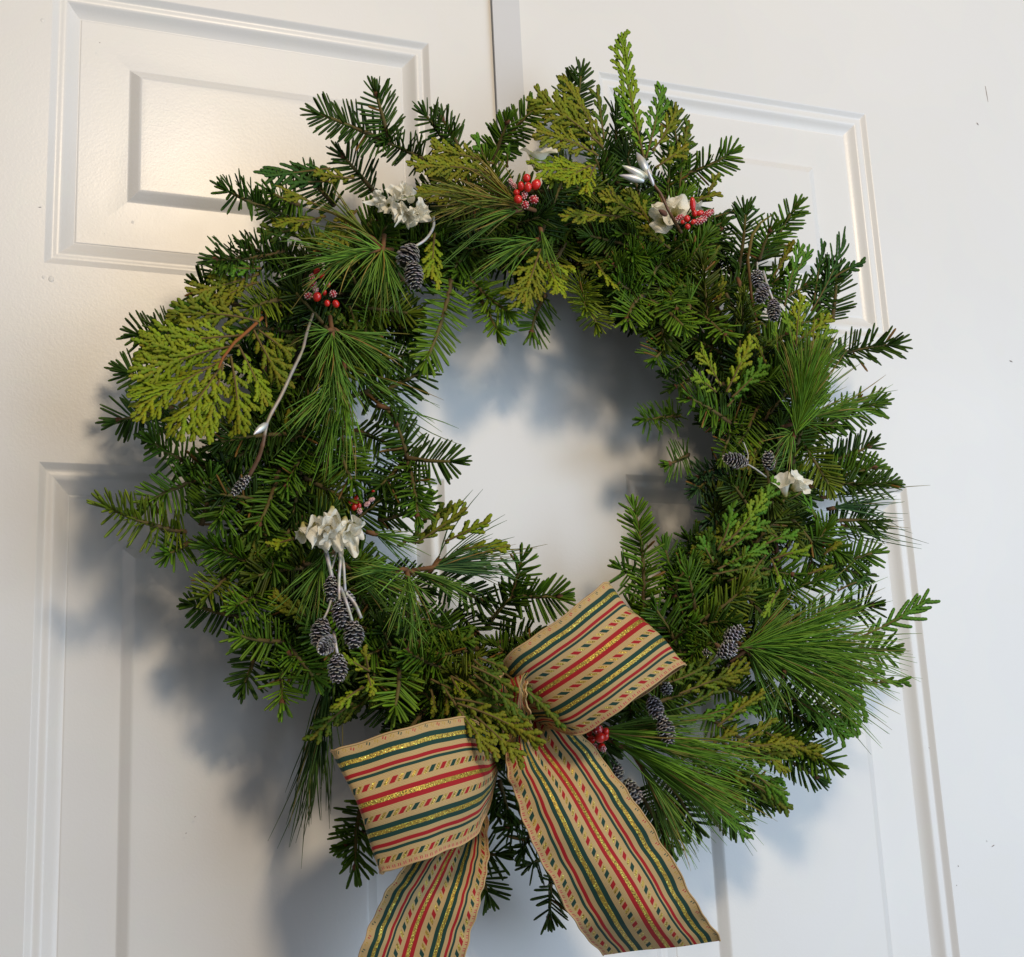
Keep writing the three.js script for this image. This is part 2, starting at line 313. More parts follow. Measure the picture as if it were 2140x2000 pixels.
{ // inner filling sprigs, all round
  const fill = (n, lo, hi, z0, z1, tones, len, k0) => {
    for (let k = 0; k < n; k++) {
      const a = (k + rnd()) / n * Math.PI * 2, r0 = rr(-70, 70), dir = k % 2 ? 1 : -1, r1 = k % 4 < 2 ? rr(20, hi) : rr(lo, 40), z = rr(z0, z1);
      const da = dir * rr(.6, 1) * Math.sqrt(Math.max(.2, 1 - ((r1 - r0) / len) ** 2)) * len / 500;
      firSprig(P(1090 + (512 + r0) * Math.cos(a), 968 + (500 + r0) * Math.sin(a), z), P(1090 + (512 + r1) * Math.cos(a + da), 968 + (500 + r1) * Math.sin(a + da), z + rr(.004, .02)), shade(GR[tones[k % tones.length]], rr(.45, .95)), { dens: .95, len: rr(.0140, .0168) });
    }
  };
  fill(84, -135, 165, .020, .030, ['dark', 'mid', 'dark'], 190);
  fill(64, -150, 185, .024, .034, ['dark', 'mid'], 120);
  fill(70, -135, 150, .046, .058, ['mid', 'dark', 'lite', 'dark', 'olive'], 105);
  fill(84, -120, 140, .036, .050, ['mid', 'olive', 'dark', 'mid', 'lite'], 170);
}
// fir sprigs that the photograph shows: tile, base, tip, heights off the door in mm, tone
const FIRS = [
  [2, 500, 930, 290, 830, 50, 66, 'dark'], [2, 290, 830, -110, 660, 66, 78, 'dark'], [2, 290, 830, 215, 560, 66, 84, 'dark'], [2, 660, 900, 500, 670, 50, 66, 'dark'], [2, 700, 890, 600, 700, 50, 60, 'dark'],
  [2, 880, 900, 1110, 640, 50, 74, 'mid'], [2, 880, 930, 960, 720, 50, 70, 'mid'], [2, 1360, 800, 1390, 440, 32, 46, 'dark'], [2, 1280, 820, 1330, 480, 30, 38, 'dark'], ['S', 1432, 410, 1402, 240, 34, 48, 'dark'],
  [3, 20, 1010, 285, 890, 52, 70, 'mid'], ['C', 900, 650, 1050, 460, 40, 55, 'dark'], ['C', 860, 560, 1040, 560, 36, 45, 'dark'], ['C', 1195, 780, 1255, 330, 45, 64, 'dark'], ['C', 1440, 640, 1640, 280, 42, 62, 'mid'],
  ['C', 1360, 680, 1440, 470, 60, 76, 'mid'], [3, 880, 1850, 905, 1590, 36, 48, 'dark'], [3, 790, 1800, 850, 1560, 34, 44, 'dark'], [6, 900, 230, 1230, 168, 36, 52, 'dark'], [6, 830, 640, 1130, 510, 48, 62, 'mid'],
  [6, 820, 850, 1080, 760, 34, 44, 'dark'], [6, 800, 950, 1215, 965, 48, 62, 'dark'], [6, 820, 960, 1110, 880, 40, 52, 'mid'], [6, 860, 1190, 1130, 1190, 38, 48, 'dark'], [6, 850, 1450, 1110, 1370, 42, 54, 'mid'], [6, 840, 1440, 1040, 1490, 36, 44, 'dark'],
  ['D', 1420, 1290, 1640, 1290, 34, 44, 'mid'], ['D', 1350, 1000, 1500, 960, 34, 44, 'dark'], ['E', 1390, 680, 1740, 880, 44, 66, 'mid'], ['E', 1260, 600, 1500, 700, 34, 44, 'dark'], ['E', 860, 1030, 1210, 1160, 30, 42, 'dark'], ['E', 280, 1080, 520, 1500, 30, 40, 'dark'], ['E', 420, 1250, 560, 1420, 34, 40, 'mid'],
  [9, 920, 830, 970, 1000, 34, 40, 'dark'], [9, 1120, 1040, 975, 1100, 34, 42, 'dark'], [9, 1130, 1080, 1060, 1220, 34, 40, 'dark'], [9, 1220, 1330, 1210, 1600, 34, 44, 'dark'], [9, 1180, 1280, 1110, 1310, 30, 36, 'dark'],
  [9, 130, 950, 90, 1310, 40, 48, 'mid'], [9, 140, 1120, 50, 1200, 36, 44, 'mid'], [9, 800, 1240, 900, 1260, 30, 36, 'dark'], [9, 800, 1340, 850, 1480, 28, 34, 'dark'], [9, 900, 740, 890, 960, 30, 36, 'dark'],
  ['F', 320, 900, -50, 800, 46, 62, 'dark'], ['F', 420, 1110, 340, 1400, 44, 58, 'dark'], ['F', 640, 1200, 630, 1530, 60, 80, 'lite'], ['F', 680, 1080, 310, 1040, 62, 84, 'lite'], ['F', 650, 1080, 870, 1350, 60, 76, 'mid'],
  ['F', 460, 680, 270, 800, 62, 86, 'lite'], ['F', 460, 690, 400, 880, 62, 78, 'mid'], ['F', 660, 590, 90, 350, 60, 74, 'mid'], ['F', 200, 560, 50, 720, 58, 80, 'olive'], ['F', 900, 1300, 700, 1180, 50, 66, 'mid'],
  [4, 1070, 1250, 630, 1110, 60, 94, 'olive'], [4, 1180, 940, 880, 1060, 60, 78, 'lite'], [4, 1160, 880, 885, 735, 56, 76, 'mid'], [4, 1160, 1210, 1215, 940, 60, 70, 'mid'], [4, 1000, 530, 700, 600, 44, 60, 'dark'],
  [4, 980, 440, 745, 330, 40, 54, 'dark'], [4, 1060, 130, 800, 110, 44, 56, 'dark'], [4, 1080, 560, 900, 700, 44, 58, 'dark'], [4, 1420, 800, 1130, 880, 50, 62, 'dark'], [4, 1100, 1300, 980, 1370, 52, 68, 'mid'], [4, 1400, 1420, 1290, 1340, 50, 66, 'mid'],
  ['A', 580, 380, 220, 225, 64, 92, 'dark'], ['A', 640, 690, 130, 755, 58, 84, 'dark'], ['A', 640, 1060, 400, 1120, 62, 84, 'olive'], ['A', 350, 700, 120, 860, 44, 56, 'dark'], ['A', 760, 330, 560, 240, 54, 66, 'mid'],
  ['S', 942, 585, 891, 752, 66, 84, 'lite'], ['A', 1400, 1790, 1690, 1640, 46, 60, 'dark'], ['A', 1480, 1180, 1590, 1330, 40, 48, 'dark'], ['B', 650, 900, 950, 1150, 60, 80, 'lite'], ['B', 700, 980, 870, 1310, 60, 76, 'lite'],
  ['B', 1270, 1020, 1160, 1310, 48, 58, 'mid'], ['B', 1560, 930, 1600, 1120, 58, 92, 'olive'], ['B', 1580, 1000, 1690, 1250, 54, 78, 'olive'], ['B', 480, 900, 420, 620, 50, 60, 'mid'], ['B', 760, 760, 560, 820, 50, 62, 'mid'],
  ['C', 450, 960, 340, 1130, 62, 82, 'lite'], ['C', 500, 990, 770, 1190, 62, 84, 'lite'], ['C', 440, 970, 280, 870, 60, 74, 'mid'], ['C', 370, 760, 375, 640, 56, 92, 'mid'], ['C', 330, 800, 240, 730, 56, 76, 'mid'], ['C', 420, 740, 500, 650, 56, 74, 'mid'],
  ['C', 690, 1280, 560, 1440, 54, 72, 'mid'], ['C', 930, 1120, 1090, 1260, 60, 80, 'lite'], ['C', 850, 1400, 670, 1540, 40, 50, 'dark'], ['C', 860, 1570, 720, 1660, 40, 48, 'dark'], ['C', 480, 540, 300, 480, 48, 60, 'mid'], ['C', 640, 900, 720, 1060, 56, 76, 'mid'], ['C', 600, 700, 540, 800, 52, 70, 'mid'],
  [5, 1960, 575, 1760, 600, 50, 66, 'mid'], [5, 2010, 800, 1910, 850, 48, 60, 'mid'], [6, 290, 620, 70, 480, 58, 80, 'mid'], [6, 260, 890, 100, 1000, 46, 58, 'blue'], [6, 300, 860, 110, 930, 46, 56, 'blue'], [6, 320, 1000, 190, 1160, 44, 54, 'blue'],
  ['D', 270, 600, 120, 560, 42, 54, 'dark'], ['D', 260, 580, 160, 470, 40, 50, 'dark'], ['D', 200, 1090, 560, 820, 62, 78, 'olive'], ['D', 190, 1030, 140, 740, 58, 72, 'mid'], ['D', 30, 1230, 150, 1110, 60, 74, 'mid'], ['D', 230, 1090, 470, 1130, 60, 70, 'olive'], ['D', 530, 810, 545, 650, 60, 74, 'olive'], ['D', 150, 1330, 320, 1230, 56, 68, 'olive'], ['D', 80, 720, 40, 880, 46, 56, 'mid'],
  ['S', 1342, 1290, 1326, 1066, 56, 76, 'lite'], ['S', 1345, 1230, 1300, 1190, 52, 64, 'mid'], ['S', 1385, 1250, 1440, 1180, 46, 58, 'mid'], ['S', 1400, 1230, 1390, 1150, 46, 58, 'mid'],
  ['G', 640, 250, 560, -30, 50, 62, 'dark'], ['G', 620, 210, 970, 240, 52, 72, 'dark'], ['G', 640, 250, 715, 640, 54, 70, 'mid'], ['G', 620, 230, 430, 420, 44, 54, 'dark'], ['G', 1250, 1530, 1450, 1290, 46, 60, 'dark'], ['G', 1450, 1290, 1790, 1290, 60, 72, 'mid'], ['G', 1440, 1290, 1520, 1020, 58, 70, 'mid'], ['G', 1320, 1650, 1590, 1590, 44, 54, 'dark'],
  ['G', 840, 1130, 1190, 1310, 40, 50, 'dark'], [9, 600, 190, 400, 90, 60, 76, 'mid'], [9, 340, 150, 320, 400, 62, 82, 'lite'], ['F', 1450, 1170, 1290, 1100, 56, 70, 'mid'], ['G', 1200, 1690, 900, 1740, 50, 62, 'olive'], ['G', 560, 1640, 330, 1740, 52, 64, 'mid'], ['G', 900, 1700, 660, 1800, 54, 64, 'mid'],
  [4, 1610, 880, 1500, 1190, 62, 80, 'mid'], ['S', 702, 925, 735, 1003, 50, 68, 'mid'], ['S', 660, 960, 690, 900, 50, 66, 'mid'], ['S', 640, 940, 600, 1010, 50, 62, 'mid'], ['S', 480, 1020, 460, 1080, 56, 72, 'mid'], ['F', 1200, 1000, 1440, 1130, 44, 52, 'dark'], ['F', 1350, 700, 1500, 880, 40, 48, 'dark'],
  ['S', 1560, 640, 1640, 570, 44, 56, 'mid'], ['S', 1600, 710, 1700, 670, 40, 52, 'mid'], ['S', 1530, 600, 1600, 530, 40, 50, 'dark'], ['S', 1600, 640, 1680, 600, 36, 46, 'dark'], ['S', 1640, 800, 1740, 740, 38, 48, 'dark'], ['S', 1630, 720, 1700, 790, 36, 44, 'mid'], ['S', 1560, 760, 1640, 700, 44, 54, 'mid'],
  ['S', 1480, 1420, 1610, 1470, 44, 54, 'mid'], ['S', 1560, 1440, 1690, 1510, 40, 50, 'dark'], ['S', 1470, 1490, 1600, 1570, 40, 52, 'mid'], ['S', 1620, 1330, 1760, 1270, 36, 48, 'dark'], ['S', 1590, 1260, 1720, 1210, 44, 56, 'mid'], ['S', 1640, 1380, 1770, 1420, 34, 44, 'dark'], ['S', 1560, 1330, 1660, 1400, 40, 48, 'mid'], ['S', 1420, 1560, 1520, 1650, 36, 46, 'mid'], ['S', 1380, 1600, 1450, 1720, 34, 42, 'dark'],
  ['S', 1560, 1520, 1690, 1585, 44, 56, 'mid'], ['S', 1620, 1460, 1760, 1500, 40, 50, 'mid'], ['S', 1600, 1560, 1700, 1620, 38, 46, 'dark'], ['S', 1500, 1620, 1610, 1670, 40, 50, 'mid'], ['S', 1460, 1660, 1540, 1720, 36, 46, 'dark'],
  ['S', 1275, 410, 1228, 305, 48, 58, 'dark'], ['S', 1300, 400, 1255, 300, 40, 50, 'mid'], ['S', 740, 770, 850, 742, 32, 42, 'dark'], ['S', 740, 900, 822, 935, 34, 44, 'mid'], ['S', 750, 1000, 850, 1025, 34, 44, 'dark'], ['S', 790, 1090, 885, 1052, 34, 44, 'mid'], ['S', 780, 690, 862, 662, 34, 44, 'dark'], ['S', 730, 830, 800, 800, 36, 46, 'mid'], ['S', 800, 1200, 880, 1230, 32, 42, 'dark'], ['S', 1720, 880, 1660, 940, 40, 48, 'mid'], ['S', 1560, 1180, 1650, 1200, 46, 56, 'mid'],
  ['S', 1340, 420, 1310, 330, 44, 56, 'dark'], ['S', 1280, 390, 1330, 300, 36, 46, 'dark'], ['S', 1390, 430, 1400, 330, 44, 54, 'mid'], ['S', 1290, 330, 1290, 230, 34, 44, 'dark'], ['S', 1380, 470, 1460, 420, 44, 54, 'dark'], ['S', 640, 480, 560, 430, 44, 56, 'mid'], ['S', 700, 430, 640, 370, 44, 54, 'dark'], ['S', 780, 400, 720, 330, 40, 52, 'dark'], ['S', 620, 560, 530, 520, 44, 56, 'dark'], ['S', 500, 640, 420, 600, 40, 52, 'dark'], ['S', 430, 720, 340, 690, 44, 56, 'dark'],
  ['S', 700, 1000, 640, 940, 44, 54, 'dark'], ['S', 720, 1100, 800, 1040, 40, 50, 'dark'], ['S', 740, 1180, 830, 1240, 40, 50, 'mid'], ['S', 690, 860, 740, 960, 44, 54, 'dark'], ['S', 760, 820, 830, 880, 40, 50, 'dark'], ['S', 640, 1330, 700, 1410, 44, 54, 'dark'], ['S', 780, 1330, 700, 1280, 44, 56, 'mid'], ['S', 860, 1290, 960, 1330, 44, 54, 'mid'],
  ['G', 600, 1400, 820, 1600, 42, 50, 'dark'], ['G', 1000, 1400, 1160, 1560, 40, 48, 'dark'], ['E', 620, 260, 840, 220, 44, 54, 'mid'], ['E', 900, 200, 1000, 120, 56, 70, 'lite'], ['S', 1560, 900, 1480, 860, 48, 60, 'mid'], ['S', 1600, 1060, 1690, 1020, 44, 54, 'dark'], ['D', 1000, 580, 1180, 380, 54, 66, 'mid'],
];
for (const [t, x0, y0, x1, y1, za, zb, c] of FIRS) {
  const low = t === 4 || t === 'F' ? .82 : 1, a = Q(t, x0, y0, za * low / 1000), b = Q(t, x1, y1, zb * low / 1000);
  firSprig(a, b, GR[c], { bud: rnd() < .35 ? 1 : 0, len: rr(.0148, .0178) });
}
// cedar sprays: tile, base, tip, heights in mm, tone, relative width, order of branching
const CEDARS = [
  ['S', 520, 700, 290, 722, 92, 100, 'bright', .36, 2], ['S', 500, 722, 286, 798, 96, 104, 'bright', .36, 2], ['S', 474, 748, 282, 852, 98, 106, 'bright', .36, 2], ['S', 464, 762, 368, 898, 98, 108, 'bright', .40, 2], ['S', 466, 762, 424, 912, 98, 106, 'bright', .34, 2],
  ['S', 482, 745, 500, 908, 96, 100, 'bright', .34, 2], ['S', 500, 725, 560, 850, 94, 92, 'bright', .38, 2], ['S', 530, 690, 594, 806, 90, 86, 'olive', .40, 2], ['S', 540, 672, 345, 662, 88, 92, 'olive', .30, 2], ['S', 540, 690, 610, 745, 80, 78, 'olive', .4, 2],
  ['S', 545, 561, 448, 556, 74, 86, 'green', .40, 2], ['S', 545, 572, 402, 614, 72, 84, 'olive', .30, 2], ['S', 474, 634, 355, 652, 66, 74, 'green', .28, 1], ['S', 540, 590, 440, 640, 72, 80, 'olive', .34, 2],
  ['S', 662, 429, 594, 402, 76, 86, 'olive', .60, 2], ['S', 690, 352, 552, 368, 60, 72, 'dark', .34, 1], ['S', 700, 380, 600, 384, 60, 70, 'dark', .28, 1], ['S', 740, 372, 655, 358, 64, 72, 'olive', .34, 2], ['S', 680, 452, 570, 462, 72, 80, 'olive', .38, 2], ['S', 640, 470, 545, 490, 64, 74, 'deep', .36, 2], ['S', 745, 440, 690, 520, 70, 76, 'olive', .5, 2],
  ['S', 1036, 366, 864, 348, 76, 90, 'olive', .26, 2], ['S', 1036, 344, 900, 306, 74, 86, 'olive', .30, 2], ['S', 1020, 345, 990, 280, 72, 84, 'green', .34, 2], ['S', 1060, 350, 1064, 300, 70, 80, 'green', .34, 2], ['S', 1010, 398, 868, 400, 72, 82, 'olive', .30, 2], ['S', 960, 380, 900, 372, 70, 78, 'olive', .4, 2],
  ['S', 1260, 308, 1120, 203, 84, 100, 'olive', .34, 2], ['S', 1260, 305, 1172, 157, 84, 98, 'olive', .30, 2], ['S', 1262, 290, 1248, 183, 82, 94, 'deep', .34, 2], ['S', 1250, 325, 1120, 273, 86, 102, 'olive', .32, 2], ['S', 1240, 345, 1120, 350, 86, 104, 'bright', .38, 2], ['S', 1240, 345, 1178, 382, 86, 104, 'bright', .42, 2], ['S', 1245, 345, 1226, 402, 86, 102, 'bright', .36, 2],
  ['S', 1346, 330, 1299, 66, 74, 86, 'lime', .20, 2], ['S', 1350, 330, 1386, 176, 72, 82, 'green', .30, 2], ['S', 1345, 335, 1300, 200, 72, 82, 'green', .34, 2], ['S', 1362, 315, 1416, 222, 70, 80, 'olive', .38, 2], ['S', 1420, 420, 1440, 250, 54, 62, 'deep', .20, 2], ['S', 1370, 350, 1440, 300, 64, 70, 'olive', .34, 2],
  ['S', 1344, 450, 1257, 398, 74, 86, 'olive', .34, 2], ['S', 1295, 452, 1170, 452, 74, 84, 'olive', .26, 2], ['S', 1369, 490, 1308, 392, 72, 80, 'olive', .32, 2], ['S', 1400, 520, 1340, 470, 70, 78, 'olive', .34, 2],
  ['S', 908, 488, 903, 584, 78, 90, 'bright', .42, 2], ['S', 1129, 521, 1092, 634, 78, 92, 'olive', .42, 2], ['S', 1142, 546, 1168, 613, 78, 90, 'bright', .5, 2], ['S', 1140, 551, 1204, 561, 78, 88, 'bright', .44, 2], ['S', 1245, 547, 1289, 600, 74, 84, 'bright', .42, 2], ['S', 990, 480, 1010, 510, 60, 66, 'deep', .5, 2], ['S', 1000, 470, 960, 500, 60, 66, 'deep', .5, 2],
  ['S', 1506, 806, 1464, 728, 80, 94, 'bright', .40, 2], ['S', 1496, 819, 1450, 783, 80, 96, 'lime', .42, 2], ['S', 1518, 819, 1572, 710, 80, 94, 'bright', .34, 2], ['S', 1530, 830, 1600, 760, 74, 84, 'green', .36, 2], ['S', 1520, 850, 1560, 800, 70, 78, 'green', .4, 2],
  ['S', 1659, 739, 1634, 649, 80, 92, 'lime', .34, 2], ['S', 1664, 725, 1676, 614, 78, 88, 'bright', .34, 2], ['S', 1666, 712, 1738, 658, 78, 88, 'bright', .34, 2], ['S', 1626, 739, 1620, 668, 78, 90, 'lime', .36, 2], ['S', 1661, 744, 1742, 688, 76, 86, 'lime', .34, 2], ['S', 1600, 760, 1575, 700, 74, 84, 'bright', .3, 2],
  ['S', 1640, 640, 1680, 508, 60, 72, 'green', .30, 2], ['S', 1650, 600, 1700, 520, 58, 70, 'green', .34, 2], ['S', 1615, 580, 1660, 500, 60, 68, 'olive', .2, 1], ['S', 1695, 650, 1766, 494, 46, 60, 'dark', .34, 1], ['S', 1735, 585, 1810, 546, 48, 62, 'dark', .30, 1], ['S', 1700, 640, 1724, 503, 46, 56, 'dark', .28, 1],
  ['S', 1480, 458, 1576, 430, 56, 66, 'dark', .30, 1], ['S', 1470, 480, 1535, 450, 54, 62, 'dark', .28, 1], ['S', 1478, 412, 1504, 360, 62, 70, 'olive', .34, 2], ['S', 1450, 420, 1508, 402, 60, 68, 'olive', .36, 2], ['S', 1480, 560, 1505, 512, 54, 60, 'deep', .26, 1], ['S', 1460, 620, 1455, 548, 60, 66, 'deep', .4, 2], ['S', 1500, 640, 1512, 578, 60, 66, 'olive', .36, 2],
  ['S', 1500, 1150, 1530, 1050, 78, 90, 'green', .32, 2], ['S', 1510, 1140, 1600, 1030, 78, 90, 'lime', .28, 2], ['S', 1522, 1130, 1622, 1000, 78, 90, 'green', .26, 2], ['S', 1515, 1150, 1600, 1086, 76, 88, 'green', .30, 2], ['S', 1490, 1175, 1460, 1120, 70, 78, 'green', .36, 2], ['S', 1500, 1190, 1600, 1140, 74, 80, 'green', .32, 2], ['S', 1490, 1200, 1580, 1180, 72, 78, 'deep', .32, 2], ['S', 1520, 1215, 1610, 1200, 70, 76, 'deep', .32, 2],
  ['S', 1594, 1140, 1668, 1118, 78, 88, 'green', .42, 2], ['S', 1616, 1168, 1690, 1149, 80, 92, 'lime', .42, 2], ['S', 1612, 1168, 1636, 1232, 82, 92, 'lime', .18, 2], ['S', 1634, 1225, 1596, 1292, 90, 92, 'lime', .24, 2], ['S', 1600, 1160, 1560, 1240, 74, 80, 'deep', .34, 2], ['S', 1710, 1100, 1680, 1040, 66, 76, 'green', .36, 2], ['S', 1722, 1160, 1758, 1132, 66, 74, 'olive', .34, 2], ['S', 1688, 1200, 1742, 1182, 66, 74, 'olive', .24, 1], ['S', 1640, 1130, 1585, 1095, 66, 74, 'deep', .34, 2],
  ['S', 1800, 1330, 1945, 1250, 56, 74, 'green', .34, 1], ['S', 1812, 1428, 1902, 1427, 58, 72, 'green', .36, 1], ['S', 1755, 1430, 1784, 1538, 56, 66, 'green', .34, 2], ['S', 1800, 1430, 1812, 1512, 52, 60, 'green', .2, 1], ['S', 1750, 1235, 1820, 1208, 48, 56, 'dark', .2, 1], ['S', 1790, 1400, 1850, 1405, 54, 62, 'green', .34, 1], ['S', 1720, 1450, 1800, 1480, 52, 60, 'green', .3, 2],
  ['S', 1499, 1518, 1600, 1445, 78, 88, 'olive', .26, 2], ['S', 1530, 1560, 1625, 1500, 76, 84, 'olive', .24, 2], ['S', 1540, 1562, 1668, 1548, 74, 84, 'olive', .26, 2], ['S', 1580, 1560, 1646, 1616, 70, 80, 'olive', .36, 2], ['S', 1560, 1600, 1647, 1672, 68, 78, 'green', .36, 2], ['S', 1590, 1625, 1642, 1636, 66, 74, 'green', .34, 1], ['S', 1455, 1640, 1569, 1752, 60, 72, 'green', .28, 2], ['S', 1500, 1590, 1560, 1640, 66, 72, 'olive', .4, 2], ['S', 1420, 1480, 1500, 1440, 66, 74, 'deep', .36, 2], ['S', 1470, 1450, 1540, 1420, 66, 74, 'deep', .34, 2], ['S', 1480, 1560, 1540, 1520, 68, 76, 'olive', .4, 2],
  ['S', 1640, 1450, 1775, 1545, 58, 66, 'green', .32, 2], ['S', 1600, 1530, 1720, 1580, 60, 68, 'olive', .32, 2], ['S', 1660, 1420, 1800, 1460, 60, 68, 'green', .3, 2], ['S', 1540, 1620, 1650, 1700, 58, 66, 'deep', .32, 2],
  ['S', 1420, 1450, 1570, 1395, 72, 80, 'olive', .3, 2], ['S', 1440, 1510, 1585, 1475, 72, 80, 'green', .3, 2], ['S', 1380, 1430, 1500, 1375, 70, 78, 'deep', .34, 2], ['S', 1490, 1540, 1600, 1590, 68, 76, 'deep', .34, 2], ['S', 1550, 1590, 1660, 1575, 66, 76, 'olive', .3, 2],
  ['S', 772, 1402, 708, 1366, 76, 86, 'bright', .32, 2], ['S', 768, 1408, 782, 1454, 78, 86, 'bright', .4, 2], ['S', 760, 1436, 698, 1482, 76, 84, 'bright', .32, 2], ['S', 736, 1470, 648, 1548, 66, 74, 'deep', .34, 2], ['S', 770, 1400, 760, 1350, 74, 80, 'olive', .34, 2], ['S', 790, 1450, 700, 1510, 60, 68, 'deep', .36, 2],
  ['S', 866, 1136, 977, 1060, 62, 76, 'olive', .36, 2], ['S', 930, 1132, 1026, 1086, 64, 78, 'bright', .34, 2], ['S', 955, 1150, 1068, 1141, 64, 80, 'bright', .28, 2], ['S', 996, 1150, 1026, 1188, 60, 70, 'green', .36, 2], ['S', 880, 1090, 950, 1055, 56, 66, 'deep', .4, 2], ['S', 830, 1140, 900, 1110, 54, 62, 'deep', .44, 2],
  ['S', 1040, 1396, 1182, 1528, 104, 116, 'deep', .12, 2], ['S', 985, 1392, 1085, 1448, 112, 122, 'deep', .26, 2], ['S', 990, 1410, 1090, 1500, 110, 122, 'deep', .24, 2], ['S', 1000, 1375, 1062, 1400, 108, 118, 'deep', .3, 2], ['S', 942, 1413, 984, 1470, 80, 90, 'bright', .34, 2], ['S', 942, 1413, 1008, 1452, 80, 88, 'bright', .22, 1], ['S', 900, 1440, 905, 1500, 70, 76, 'olive', .22, 2], ['S', 930, 1440, 935, 1495, 70, 76, 'olive', .22, 2],
  ['S', 945, 1462, 1046, 1584, 108, 124, 'olive', .28, 2], ['S', 955, 1470, 1136, 1558, 112, 130, 'olive', .22, 2], ['S', 985, 1490, 1096, 1592, 112, 128, 'olive', .28, 2], ['S', 950, 1460, 1106, 1508, 100, 114, 'deep', .26, 2], ['S', 930, 1440, 1010, 1530, 92, 110, 'deep', .34, 2], ['S', 980, 1420, 1060, 1480, 84, 96, 'deep', .4, 2], ['S', 900, 1420, 1000, 1470, 74, 84, 'deep', .36, 2], ['S', 990, 1380, 1060, 1440, 90, 108, 'deep', .24, 2],
  ['S', 608, 1128, 566, 1142, 72, 80, 'bright', .5, 2], ['S', 740, 700, 690, 650, 56, 62, 'deep', .5, 2], ['S', 730, 640, 745, 690, 58, 64, 'deep', .5, 2],
];
for (const [t, x0, y0, x1, y1, za, zb, c, w, ord] of CEDARS) cedarSpray(Q(t, x0, y0, za / 1000), Q(t, x1, y1, zb / 1000), CE[c], { wide: w, order: ord, tip: c === 'green' || c === 'dark' || c === 'lime' ? shade(CE[c], 1.25) : [.2, .135, .012] });
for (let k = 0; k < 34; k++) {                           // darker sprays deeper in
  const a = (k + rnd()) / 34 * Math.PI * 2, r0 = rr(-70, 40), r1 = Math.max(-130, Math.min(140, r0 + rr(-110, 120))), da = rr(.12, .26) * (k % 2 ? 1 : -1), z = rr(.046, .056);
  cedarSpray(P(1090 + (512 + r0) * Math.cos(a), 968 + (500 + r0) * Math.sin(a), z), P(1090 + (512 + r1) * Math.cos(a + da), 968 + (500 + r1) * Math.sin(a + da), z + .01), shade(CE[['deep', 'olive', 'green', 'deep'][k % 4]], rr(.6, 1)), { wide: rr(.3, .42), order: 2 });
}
{ // the spray with the orange stem, and a brown twig at the right
  const g = sub('cedar_twig', wreath, P(548, 668, .085)), mb = new MB(), p = [P(548, 664, .082), P(520, 690, .094), P(490, 716, .1), P(466, 748, .102), P(456, 772, .102)];
  mb.ribbonTube(p, new V3(0, 0, 1), [.0010, .0010, .0009, .0008, .0006], [.0010, .0010, .0009, .0008, .0006], Array(5).fill([.26, .085, .018]), 7); part('stem', mb.geo(), M.bark, g);
  const g2 = sub('brown_twig', wreath, P(1586, 700, .06)), m2 = new MB(), q = [P(1586, 700, .06), P(1570, 620, .075), P(1563, 540, .084), P(1572, 492, .086), P(1590, 465, .084), P(1612, 450, .08)];
  m2.ribbonTube(q, new V3(0, 0, 1), [.0011, .0010, .001, .0011, .0008, .0005], [.0011, .0010, .001, .0011, .0008, .0005], [[.12, .045, .012], [.13, .05, .012], [.13, .075, .012], [.13, .10, .015], [.14, .12, .015], [.14, .13, .015]], 7); part('stem', m2.geo(), M.bark, g2);
}
